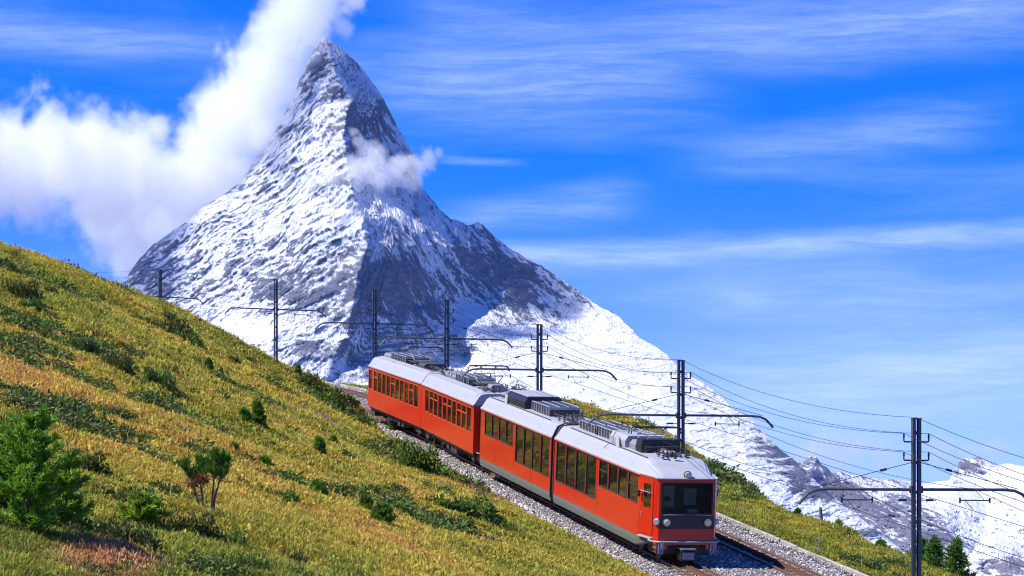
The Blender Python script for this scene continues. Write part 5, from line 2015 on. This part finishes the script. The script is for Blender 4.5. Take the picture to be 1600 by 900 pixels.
def leaf_dome(seed_, n, rx, ry, h, leaf=0.05, core=True):
    """low shrub: many small leaves through a flattened uneven dome, twigs below"""
    r = np.random.RandomState(seed_)
    th = r.uniform(0, 2 * math.pi, n)
    uz = r.uniform(0, 1, n)
    sh = r.uniform(0.62, 1.0, n) ** 0.5
    lump = 1 + 0.30 * np.sin(th * 3 + seed_) * (1 - uz) + 0.22 * np.sin(th * 7 + seed_ * 2 + uz * 6) + 0.14 * r.normal(size=n) * 0.8
    rr = np.sqrt(1 - uz ** 2) * sh * lump
    C = np.stack([rr * np.cos(th) * rx, rr * np.sin(th) * ry, uz * h * sh * (1 + 0.18 * r.normal(size=n)) * (0.8 + 0.25 * np.sin(th * 5 + seed_))], 1)
    d1 = r.normal(size=(n, 3)); d1 /= np.linalg.norm(d1, axis=1)[:, None]
    up = C / np.array([rx, ry, h]) + 0.5 * r.normal(size=(n, 3)); up /= np.linalg.norm(up, axis=1)[:, None] + 1e-6
    d2 = np.cross(d1, up); d2 /= np.linalg.norm(d2, axis=1)[:, None] + 1e-6
    sz = leaf * r.uniform(0.6, 1.5, n)[:, None]
    a, b = up * sz * 1.5, d2 * sz * 0.55
    V = np.stack([C - b, C + b, C + a + b * 0.4, C + a - b * 0.4], 1).reshape(-1, 3)
    Fc = np.arange(4 * n).reshape(n, 4)
    return V, Fc


def join_np(parts):
    V, Fq, o = [], [], 0
    for v, f in parts:
        V.append(v); Fq.append(f + o); o += len(v)
    return np.concatenate(V), np.concatenate(Fq)


def visible_points(n, seed_, mask, d0=40, d1=200, side='all', px_rng=(-60, 1660), power=1.0):
    """places on the ground, denser near the viewer in the way the eye would count them"""
    r = np.random.RandomState(seed_)
    u = r.rand(n)
    d = 1 / (1 / d0 + u * (1 / d1 - 1 / d0)) if power == 2 else d0 * (d1 / d0) ** u
    X = (r.uniform(*px_rng, n) - 800) / F * d
    y, v = line_coords(X, d)
    ok = mask(X, d, v)
    X, d, v = X[ok], d[ok], v[ok]
    Z = ground_z(X, d)
    return X, d, Z, v


def normal_tilt(X, Y):
    e = 0.4
    gx_ = (ground_z(X + e, Y, False) - ground_z(X - e, Y, False)) / (2 * e)
    gy_ = (ground_z(X, Y + e, False) - ground_z(X, Y - e, False)) / (2 * e)
    return gx_, gy_


# which ground carries dark heath rather than grass: bands that run down the slope
def heath(X, Y):
    c, s = math.cos(R(20)), math.sin(R(20))
    u, w = X * c - Y * s, X * s + Y * c
    return fbm(u / 5.2, w / 9.0, 0 * X + 3.3, 4, 0.55) + 0.35 * fbm(u / 1.7, w / 2.4, 0 * X + 8, 3)


grassy = lambda X, Y, v: ((v < EDGE_L + 0.05) | ((v > EDGE_R + 0.35) & (v < 14)))
NG = 420000
X, Y, Z, v = visible_points(NG, 21, grassy, 39, 185, power=1)
# keep the frame of view above the horizon line from hiding tufts below the picture
r = np.random.RandomState(31)
hv_ = heath(X, Y)
keep = ((HZ - Z / Y * F) < 960) & ((hv_ < 0.16) | (r.rand(len(X)) < 0.12) | (v > EDGE_L - 1.0)) & clear_of_shrubs(X, Y)
X, Y, Z, v = X[keep], Y[keep], Z[keep], v[keep]
n = len(X)
rot = np.stack([r.normal(0, 0.12, n), r.normal(0, 0.12, n), r.uniform(0, 6.28, n)], 1)
patch = fbm(X / 2.3, Y / 3.4, 0 * X + 1, 3)
sc = (0.62 + 0.55 * r.rand(n) + 0.55 * patch) * (0.75 + 0.0060 * Y)
sc = np.clip(sc, 0.25, 2.2) * np.where(v > 0, 0.85, 1.0) * np.where((v > EDGE_L - 1.2) & (v < 0), 0.8, 1.0)
scv = np.stack([sc * 1.15, sc * 1.15, sc * 0.82], 1)
tufts = [(tuft(k, 14 + 2 * k, (0.09, 0.11, 0.13, 0.10, 0.20, 0.08)[k], 0.17, (1.2, 0.9, 1.3, 0.8, 0.5, 1.6)[k], (0.018, 0.014, 0.020, 0.026, 0.010, 0.030)[k]), MAT['grass']) for k in range(6)]
scatter('grass', np.stack([X, Y, Z], 1), rot, scv, r.randint(0, 6, n), tufts, 'yellow and green alpine grass covering the slope', 'grass')

# heath: low dark cushions in bands, past counting
def hm_(X, Y, v):
    return grassy(X, Y, v) & (heath(X, Y) > 0.17) & ((v < EDGE_L - 1.0) | (v > EDGE_R + 0.8))


X, Y, Z, v = visible_points(24000, 22, hm_, 40, 175)
keep = (HZ - Z / Y * F) < 960
X, Y, Z = X[keep], Y[keep], Z[keep]
n = len(X)
r = np.random.RandomState(32)
sz = r.uniform(0.5, 1.35, n) * (0.62 + 0.006 * Y) * np.clip(0.6 + (heath(X, Y) - 0.2) * 1.6, 0.5, 1.3)
cush = []
for k in range(6):
    V, Fc = leaf_dome(50 + k, 200, 0.42, 0.34, 0.26 + 0.03 * k, 0.048)
    cush.append((np_mesh('cushion', V, Fc), MAT[('juniper', 'alpenrose', 'juniper', 'alpenrose', 'juniper', 'alpenrose')[k]]))
scatter('heath', np.stack([X, Y, Z - 0.03], 1), np.stack([r.normal(0, .1, n), r.normal(0, .1, n), r.uniform(0, 6.28, n)], 1), np.stack([sz, sz, sz], 1), r.randint(0, 6, n), cush, 'dark green dwarf shrub heath growing in bands between the grass', 'heath')

# loose ballast stones
def rock(seed_, s=0.05):
    r = random.Random(seed_)
    bm = bmesh.new()
    bmesh.ops.create_icosphere(bm, subdivisions=1, radius=s)
    for v_ in bm.verts:
        v_.co *= r.uniform(0.75, 1.2)
        v_.co.z *= 0.75
    me = bpy.data.meshes.new('stone')
    bm.to_mesh(me); bm.free()
    return me


m, t, p, out = new_mat('ballast_stone')
oi = t.add('ShaderNodeObjectInfo')
geo = t.add('ShaderNodeNewGeometry')
c = t.ramp(oi.outputs['Random'], [(0.0, (0.16, 0.14, 0.13)), (0.35, (0.34, 0.31, 0.29)), (0.7, (0.52, 0.48, 0.45)), (1.0, (0.75, 0.72, 0.68))])
br = t.noise(geo.outputs['Position'], 0.7, 4, 0.6)
c = t.mix(t.math('MULTIPLY', t.smooth(br, 0.45, 0.7), 0.45), c, (0.26, 0.16, 0.11))
t.put(p.inputs['Base Color'], c)
p.inputs['Roughness'].default_value = 0.85
MAT['stone'] = m
bed = lambda X, Y, v: (v > EDGE_L - 0.35) & (v < EDGE_R + 0.05) & (np.abs(np.abs(v) - HS) > 0.0)
X, Y, Z, v = visible_points(170000, 23, bed, 76, 185)
yl, vl = line_coords(X, Y)
Zb = ZR(yl) - 0.115
on_rail = (np.abs(np.abs(vl + 0 * X) - HS) < 0.62)
r = np.random.RandomState(33)
rim = np.clip((EDGE_L + 0.7 - vl) / 0.7, 0, 1)
sc = r.uniform(0.5, 1.2, len(X)) * np.where(on_rail, 0.75, 1.0) * (1 + rim * 1.3 * (r.rand(len(X)) > 0.55))
sc *= (0.85 + 0.002 * Y)
lift_ = np.where(on_rail, -0.01, 0.0) + r.uniform(-0.02, 0.03, len(X)) + rim * 0.05
pick = r.randint(0, 5, len(X))
scatter('ballast_stones', np.stack([X, Y, Zb + lift_], 1), r.uniform(0, 6.28, (len(X), 3)), np.stack([sc, sc, sc], 1), pick, [(rock(k), MAT['stone']) for k in range(5)], 'loose pale and brown ballast stones beside and between the rails', 'gravel')

# flowers of heather in two pink patches
for_h = []
for (px, py, rad, nn) in ((752, 772, 1.1, 26), (505, 662, 1.3, 22), (690, 765, 0.5, 8)):
    c0 = raycast(px, py)
    for k in range(nn):
        a, d_ = random.uniform(0, 6.28), rad * math.sqrt(random.random())
        for_h.append((c0.x + d_ * math.cos(a), c0.y + 1.6 * d_ * math.sin(a)))
hx = np.array(for_h)
hz_ = ground_z(hx[:, 0], hx[:, 1])
V, Fc = leaf_dome(77, 200, 0.30, 0.30, 0.22, 0.03)
nh = len(hx)
rs = np.random.RandomState(9)
s_ = rs.uniform(0.6, 1.3, nh)
scatter('heather', np.stack([hx[:, 0], hx[:, 1], hz_], 1), np.stack([0 * s_, 0 * s_, rs.uniform(0, 6, nh)], 1), np.stack([s_, s_, s_], 1), np.zeros(nh, int), [(np_mesh('heather_tuft', V, Fc), MAT['heather'])], 'pink heather in bloom scattered in small patches on the slope', 'heather')


# ------------------------------------------------------------------ single plants
def needle_cloud(P, D, seed_, per=10, ln=0.12, w=0.012, cone=0.9):
    """needle sprays: at each point P a burst of thin leaves around direction D"""
    r = np.random.RandomState(seed_)
    n = len(P) * per
    base = np.repeat(P, per, 0)
    d = np.repeat(D, per, 0) + cone * r.normal(size=(n, 3)) * 0.6
    d /= np.linalg.norm(d, axis=1)[:, None] + 1e-6
    s = np.cross(d, r.normal(size=(n, 3))); s /= np.linalg.norm(s, axis=1)[:, None] + 1e-6
    L = ln * r.uniform(0.6, 1.3, n)[:, None]
    a, b = d * L, s * w
    base = base + r.normal(size=(n, 3)) * ln * 0.12
    V = np.stack([base - b, base + b, base + a + b * 0.5, base + a - b * 0.5], 1).reshape(-1, 3)
    return V, np.arange(4 * n).reshape(n, 4)


def conifer(name, base, h, rad, label, cat, mat='needle', n_whorl=12, droop=-0.1, up=0.25, per=9, ln=0.10, group=None, seed_=1, lean=(0, 0), low=0.08, uneven=0.35, w=0.014, taper=0.75):
    r = random.Random(seed_)
    th = empty(name, base)
    tag(th, label, cat, group)
    tb = MB()
    top = Vector((lean[0], lean[1], h))
    axis = lambda f: Vector((lean[0] * f * f, lean[1] * f * f, h * f)) + Vector((0.02 * h * math.sin(f * 6 + seed_), 0.02 * h * math.cos(f * 5), 0)) * f
    tb.path([axis(k / 6) - Vector((0, 0, 0.06 if k == 0 else 0)) for k in range(7)], [0.028 * h * (1 - 0.9 * k / 6) + 0.004 for k in range(7)], 7)
    P, D = [], []
    lb = MB()
    for k in range(n_whorl):
        f = low + (1 - low) * (k / n_whorl) ** 0.95
        c0 = axis(f)
        nb = r.randint(4, 6)
        a0 = r.uniform(0, 6.28)
        for j in range(nb):
            a = a0 + j * 6.283 / nb + r.uniform(-0.35, 0.35)
            L = rad * (1 - f) ** taper * r.uniform(1 - uneven, 1 + uneven * 0.6) + 0.03
            dv = Vector((math.cos(a), math.sin(a), up + r.uniform(-0.15, 0.15)))
            pts = [c0 + Vector((dv.x * L * q, dv.y * L * q, dv.z * L * q + droop * L * q * q)) for q in (0, 0.35, 0.7, 1.0)]
            lb.path(pts, [0.010 * h * 0.5 * (1 - 0.8 * q) + 0.002 for q in (0, 0.35, 0.7, 1.0)], 4)
            m_ = max(3, int(L / (ln * 0.42)))
            for q in range(m_):
                g = 0.2 + 0.8 * (q + r.random()) / m_
                pt = pts[0].lerp(pts[3], g) + Vector((0, 0, -droop * L * g * (1 - g) * 0.3))
                for sgn in (-1, 1):
                    side = Vector((-dv.y, dv.x, 0)) * sgn * r.uniform(0.0, 0.35) * L * (1 - 0.6 * g)
                    P.append(tuple(pt + side)); D.append((dv.x * 0.7, dv.y * 0.7, 0.35 + 0.3 * r.random()))
    for q in range(5):
        P.append(tuple(axis(1 - 0.04 * q))); D.append((0, 0, 1.0))
    tr_ = tb.build('trunk', MAT['bark'], th)
    lb.build('branches', MAT['bark'], tr_)
    V, Fq = needle_cloud(np.array(P), np.array(D), seed_, per, ln, w)
    link('crown', np_mesh('crown', V, Fq), th, MAT[mat])
    return th


def arolla(name, base, h, label, tips, dead=(), seed_=1):
    """young stone pine: bare grey stems, upright brushes of long needles at the branch ends"""
    r = random.Random(seed_)
    th = empty(name, base)
    tag(th, label, 'pine')
    tb = MB()
    P, D, PD, DD = [], [], [], []
    for (x0, x1, y1, zt, nb) in tips:
        st_ = [Vector((x0, 0, -0.05)), Vector((x0 + (x1 - x0) * 0.2, y1 * 0.2, zt * 0.35)), Vector((x0 + (x1 - x0) * 0.6, y1 * 0.6, zt * 0.7)), Vector((x1, y1, zt))]
        tb.path(st_, [0.030 * h / 1.4, 0.025 * h / 1.4, 0.016, 0.009], 7)
        for k in range(nb):
            f = 0.62 + 0.38 * k / max(1, nb - 1)
            c0 = st_[1].lerp(st_[3], max(0, (f - 0.35) / 0.65))
            a = r.uniform(0, 6.28)
            L = 0.34 * h * (1.12 - f) * r.uniform(0.8, 1.3)
            e = c0 + Vector((math.cos(a) * L, math.sin(a) * L * 0.6, L * 0.75))
            tb.path([c0, c0.lerp(e, 0.5) + Vector((0, 0, -0.02)), e], [0.012, 0.009, 0.006], 5)
            for q in range(5):
                P.append(tuple(c0.lerp(e, 0.5 + 0.13 * q))); D.append((math.cos(a) * 0.35, math.sin(a) * 0.35, 1.0))
        for q in range(4):
            P.append(tuple(st_[3] + Vector((0, 0, 0.04 * q)))); D.append((0, 0, 1.0))
    for (x, z) in dead:
        for k in range(6):
            PD.append((x + r.uniform(-.08, .08), r.uniform(-.06, .06), z + r.uniform(-.07, .07))); DD.append((r.uniform(-1, 1), r.uniform(-.5, .5), -0.2))
        tb.path([Vector((x * 0.3, 0, z - 0.12)), Vector((x, 0, z))], [0.014, 0.006], 5)
    tb.build('trunk', MAT['greywood'], th)
    V, Fq = needle_cloud(np.array(P), np.array(D), seed_, 20, 0.165, 0.009, 0.6)
    link('crown', np_mesh('crown', V, Fq), th, MAT['needle'])
    if PD:
        V, Fq = needle_cloud(np.array(PD), np.array(DD), seed_ + 1, 22, 0.13, 0.009, 1.0)
        o = link('dead_branch', np_mesh('dead_branch', V, Fq), th, MAT['deadneedle'])
        o['label'] = 'withered red brown branch'
    return th


def plant_conifer(px, py, hpx, wpx, label, **kw):
    b = raycast(px, py)
    h, rad = hpx * m_per_px(b), wpx / 2 * m_per_px(b)
    return conifer(kw.pop('name', 'young_conifer'), b - Vector((0, 0, 0.03)), h, rad, label, kw.pop('cat', 'conifer'), **kw)


plant_conifer(46, 838, 190, 120, 'large bushy bright green young larch at the left edge of the picture', mat='larch', name='young_larch', cat='larch', n_whorl=15, per=9, ln=0.10, seed_=3, low=0.02, up=0.85, uneven=0.8, w=0.011, taper=0.42)
plant_conifer(92, 832, 120, 70, 'low leaning larch shoot on the right side of the large larch', mat='larch', name='young_larch', cat='larch', n_whorl=10, per=9, ln=0.10, seed_=44, low=0.02, up=0.8, taper=0.4, uneven=0.8, lean=(0.25, 0))
plant_conifer(8, 800, 130, 80, 'smaller larch shoot pressed against the left frame beside the large larch', mat='larch', name='young_larch', cat='larch', n_whorl=11, per=11, ln=0.12, seed_=4, low=0.03, up=0.8, taper=0.45, uneven=0.7)
plant_conifer(222, 828, 52, 62, 'squat soft green larch bush in the heath right of the big larch', mat='larch', name='young_larch', cat='larch', n_whorl=9, per=12, ln=0.11, seed_=5, low=0.03, up=0.6, taper=0.4, uneven=0.7)
b = raycast(318, 805)
k = m_per_px(b)
arolla('young_pine', b, 95 * k, 'small two stemmed pine with bare grey trunks and one withered red brown branch',
       [(-0.06, -0.34, 0.05, 72 * k, 6), (0.16, 0.26, -0.03, 88 * k, 9), (0.0, -0.12, 0.1, 78 * k, 4), (0.18, 0.42, 0.02, 80 * k, 6)], dead=[(-0.10, 0.75), (-0.22, 0.66), (0.04, 0.72)], seed_=8)
plant_conifer(402, 672, 46, 30, 'small dark pine sapling standing alone in the middle of the slope', seed_=11, n_whorl=9, name='young_pine', cat='pine', ln=0.10)
plant_conifer(382, 664, 26, 22, 'tiny pine seedling just left of the lone dark sapling', seed_=12, n_whorl=6, name='young_pine', cat='pine')
plant_conifer(326, 586, 26, 20, 'small green spruce seedling on the upper slope among dark cushions', seed_=13, n_whorl=7, name='young_spruce', cat='spruce')
plant_conifer(466, 592, 22, 13, 'tiny spruce standing right on the crest line against the snow', seed_=14, n_whorl=7, name='young_spruce', cat='spruce')
plant_conifer(596, 822, 36, 44, 'bushy dark green pine shoot low in the middle of the slope', seed_=15, n_whorl=7, name='young_pine', cat='pine', up=0.5)
plant_conifer(572, 800, 24, 22, 'slender pine shoot up and left of the bushy dark one', seed_=16, n_whorl=6, name='young_pine', cat='pine', up=0.5)
plant_conifer(497, 780, 26, 30, 'loose pine seedling between pale grass left of centre', seed_=17, n_whorl=6, name='young_pine', cat='pine', up=0.5)
plant_conifer(500, 714, 30, 18, 'thin dark pine seedling below the pink heather', seed_=18, n_whorl=7, name='young_pine', cat='pine', up=0.5)
plant_conifer(366, 712, 18, 9, 'thin twig like seedling above the two stemmed pine', seed_=19, n_whorl=5, name='young_pine', cat='pine', up=0.6)
plant_conifer(414, 732, 18, 22, 'little pine seedling right of the two stemmed pine', seed_=20, n_whorl=5, name='young_pine', cat='pine', up=0.5)
plant_conifer(520, 700, 20, 14, 'light green seedling right of the thin dark pine seedling', seed_=24, n_whorl=5, name='young_larch', cat='larch', mat='larch', up=0.5)

# valley side trees on the bank
def on_bank(px, y, v, dz=0):
    yy, vv = y, v
    c, T, n = frame(yy)
    X_ = c.x + n.x * vv
    Y_ = c.y + n.y * vv
    return Vector((X_, Y_, float(ground_z(np.array([X_]), np.array([Y_]))[0]) + dz))


def bank_conifer(px, py, hpx, wpx, label, **kw):
    b = bank_at(px, py)
    s = m_per_px(b)
    return conifer(kw.pop('name', 'young_conifer'), b - Vector((0, 0, 0.05)), hpx * s, wpx / 2 * s, label, kw.pop('cat', 'conifer'), **kw)


bank_conifer(1462, 872, 52, 44, 'dark green pine behind the nearest mast, left of the paler tree', name='young_pine', cat='pine', seed_=31, n_whorl=8, per=6, ln=0.15, w=0.018, uneven=0.8, up=0.4)
bank_conifer(1440, 868, 40, 40, 'low dark pine half hidden behind the nearest mast', name='young_pine', cat='pine', seed_=32, n_whorl=7, per=6, ln=0.15, w=0.018, uneven=0.8, up=0.4)
bank_conifer(1495, 892, 66, 44, 'green spruce at the right end of the bank, tallest of the three there', name='young_spruce', cat='spruce', seed_=33, n_whorl=10, per=6, ln=0.15, w=0.018, uneven=0.75, up=0.3)
bank_conifer(1246, 806, 14, 12, 'tiny dark sapling on the bank left of the old post', name='young_spruce', cat='spruce', seed_=34, n_whorl=5, ln=0.1)
bank_conifer(1310, 830, 20, 16, 'sparse thin sapling on the bank right of the old post', name='young_larch', cat='larch', mat='larch', seed_=35, n_whorl=6, per=3, ln=0.10, uneven=0.6)
bank_conifer(1376, 852, 16, 22, 'low dark bush like pine at the crest of the bank before the nearest mast', name='young_pine', cat='pine', seed_=36, n_whorl=5)
bank_conifer(1022, 692, 26, 15, 'small spruce on the far bank seen above the roof of the leading railcar', name='young_spruce', cat='spruce', seed_=37, n_whorl=7, ln=0.16, w=0.02)
bank_conifer(994, 678, 14, 16, 'rounded little bush on the far bank left of the small spruce', name='young_pine', cat='pine', seed_=38, n_whorl=5, ln=0.16, w=0.02)

# old wooden post on the bank
b = bank_at(1284, 818)
s = m_per_px(b)
th = empty('wooden_post', b - Vector((0, 0, 0.1)))
tag(th, 'short leaning weathered wooden post on the bank right of the train', 'post')
pb = MB()
pb.path([(0, 0, 0), (-0.02, 0, 12 * s), (-0.06, 0, 26 * s + 0.1)], [0.085, 0.075, 0.055], 8)
pb.build('post', MAT['greywood'], th)
# thin marker stakes along the kerb
for i, (px, py, hp, lab) in enumerate(((1156, 802, 12, 'thin pale marker stake nearest the cab on the kerb side'), (1206, 826, 14, 'thin pale marker stake in the grass midway along the kerb'), (1278, 866, 26, 'tall thin wire stake rising from the grass beside the kerb'), (1346, 890, 24, 'thin stake at the lower right end of the grassy bank'))):
    b = bank_at(px, py)
    s = m_per_px(b)
    mb = MB()
    mb.tube((0, 0, -0.1), (0.02, 0, hp * s), 0.014, 0.010, 6)
    mb.tube((0.02, 0, hp * s), (0.02, 0, hp * s + 0.03), 0.02, 0.012, 6)
    o = mb.build('marker_stake', MAT['light'])
    o.location = b
    tag(o, lab, 'stake', 'marker stakes along the bank')

# shrubs that stand out on the slope
shrub_mesh = {}
for kind, mt, cnt in (('juniper', 'juniper', 3), ('alpenrose', 'alpenrose', 3)):
    for q in range(cnt):
        parts = []
        rr = np.random.RandomState(90 + q * 7 + len(kind))
        for j in range(5):
            V, Fc = leaf_dome(100 + q * 10 + j + len(kind), 430, 0.42 * rr.uniform(0.7, 1.1), 0.40 * rr.uniform(0.7, 1.1), 0.52 * rr.uniform(0.6, 1.1), 0.050)
            V = V + np.array([(j - 2) * 0.34 + rr.uniform(-.1, .1), rr.uniform(-.25, .25), 0])
            parts.append((V, Fc))
        V, Fc = join_np(parts)
        me_ = np_mesh(kind + '_leaves', V, Fc)
        me_.materials.append(MAT[mt])
        tw = MB()
        for j in range(22):
            a = rr.uniform(0, 6.28)
            x0 = rr.uniform(-0.8, 0.8)
            e = Vector((x0 + 0.3 * math.cos(a), 0.3 * math.sin(a), rr.uniform(0.2, 0.48)))
            tw.path([(x0 * 0.8, 0, -0.05), ((x0 * 0.8 + e.x) / 2, e.y * 0.4, e.z * 0.6), e], [0.018, 0.012, 0.005], 4)
        tm = tw.mesh('twigs')
        tm.materials.append(MAT['bark'])
        shrub_mesh[(kind, q)] = (me_, tm)


def shrub(px, py, wpx, hpx, kind, q, label, bank=False, ry=None):
    b = bank_at(px, py) if bank else raycast(px, py)
    s = m_per_px(b)
    th = empty('shrub', b - Vector((0, 0, 0.04)), random.uniform(-0.4, 0.4))
    tag(th, label, 'shrub', 'dark shrubs on the slope')
    me_, tm = shrub_mesh[(kind, q)]
    sx_, sz_ = 1.12 * wpx * s / 2.1, 1.35 * hpx * s / 0.55
    for nm, mm in (('leaves', me_), ('twigs', tm)):
        o = link(nm, mm, th)
        o.scale = (sx_, ry or (sx_ * 0.6 + sz_ * 0.6), sz_)


for a in SLOPE_SHRUBS:
    shrub(*a)
for a in BANK_SHRUBS:
    shrub(*a)

# dead twigs and stalks that stand up from the grass
for i, (px, py, hp, lab) in enumerate(((1018 - 730, 0, 0, ''),)):
    pass
for (px, py, hp, lab) in ((252, 898, 34, 'bare grey twig standing at the bottom edge left of centre'), (426, 760, 26, 'pale dead stalk right of the two stemmed pine'), (783, 886, 44, 'thin bare twig in the lower middle of the slope'), (466, 900, 22, 'short pale broken stalk at the bottom edge')):
    b = raycast(px, py)
    s = m_per_px(b)
    r = random.Random(px)
    tw = MB()
    H_ = hp * s
    tw.path([(0, 0, -0.05), (0.02, 0, H_ * 0.5), (-0.01, 0, H_)], [0.014, 0.010, 0.004], 5)
    for k in range(5):
        z = H_ * r.uniform(0.3, 0.9)
        a = r.uniform(0, 6.28)
        tw.path([(0.01, 0, z), (0.01 + 0.14 * math.cos(a), 0.14 * math.sin(a), z + 0.10)], [0.006, 0.003], 4)
    o = tw.build('dead_twig', MAT['greywood'])
    o.location = b
    tag(o, lab, 'twig')
# ------------------------------------------------------------------ thin blue air between here and the peak
m = bpy.data.materials.new('haze')
m.use_nodes = True
t = NT(m.node_tree)
t.n.clear()
out = t.add('ShaderNodeOutputMaterial')
v = t.add('ShaderNodeVolumePrincipled')
v.inputs['Color'].default_value = (0.20, 0.42, 1.0, 1)
v.inputs['Density'].default_value = 0.000008
v.inputs['Anisotropy'].default_value = 0.0
t.l.new(v.outputs[0], out.inputs['Volume'])
hb = MB().box(-9500, 9500, -9500, 17000, -641, 2190)
hz_o = hb.build('haze', m)
tag(hz_o, 'thin blue mountain air between the railway and the peaks', 'haze', kind='stuff')
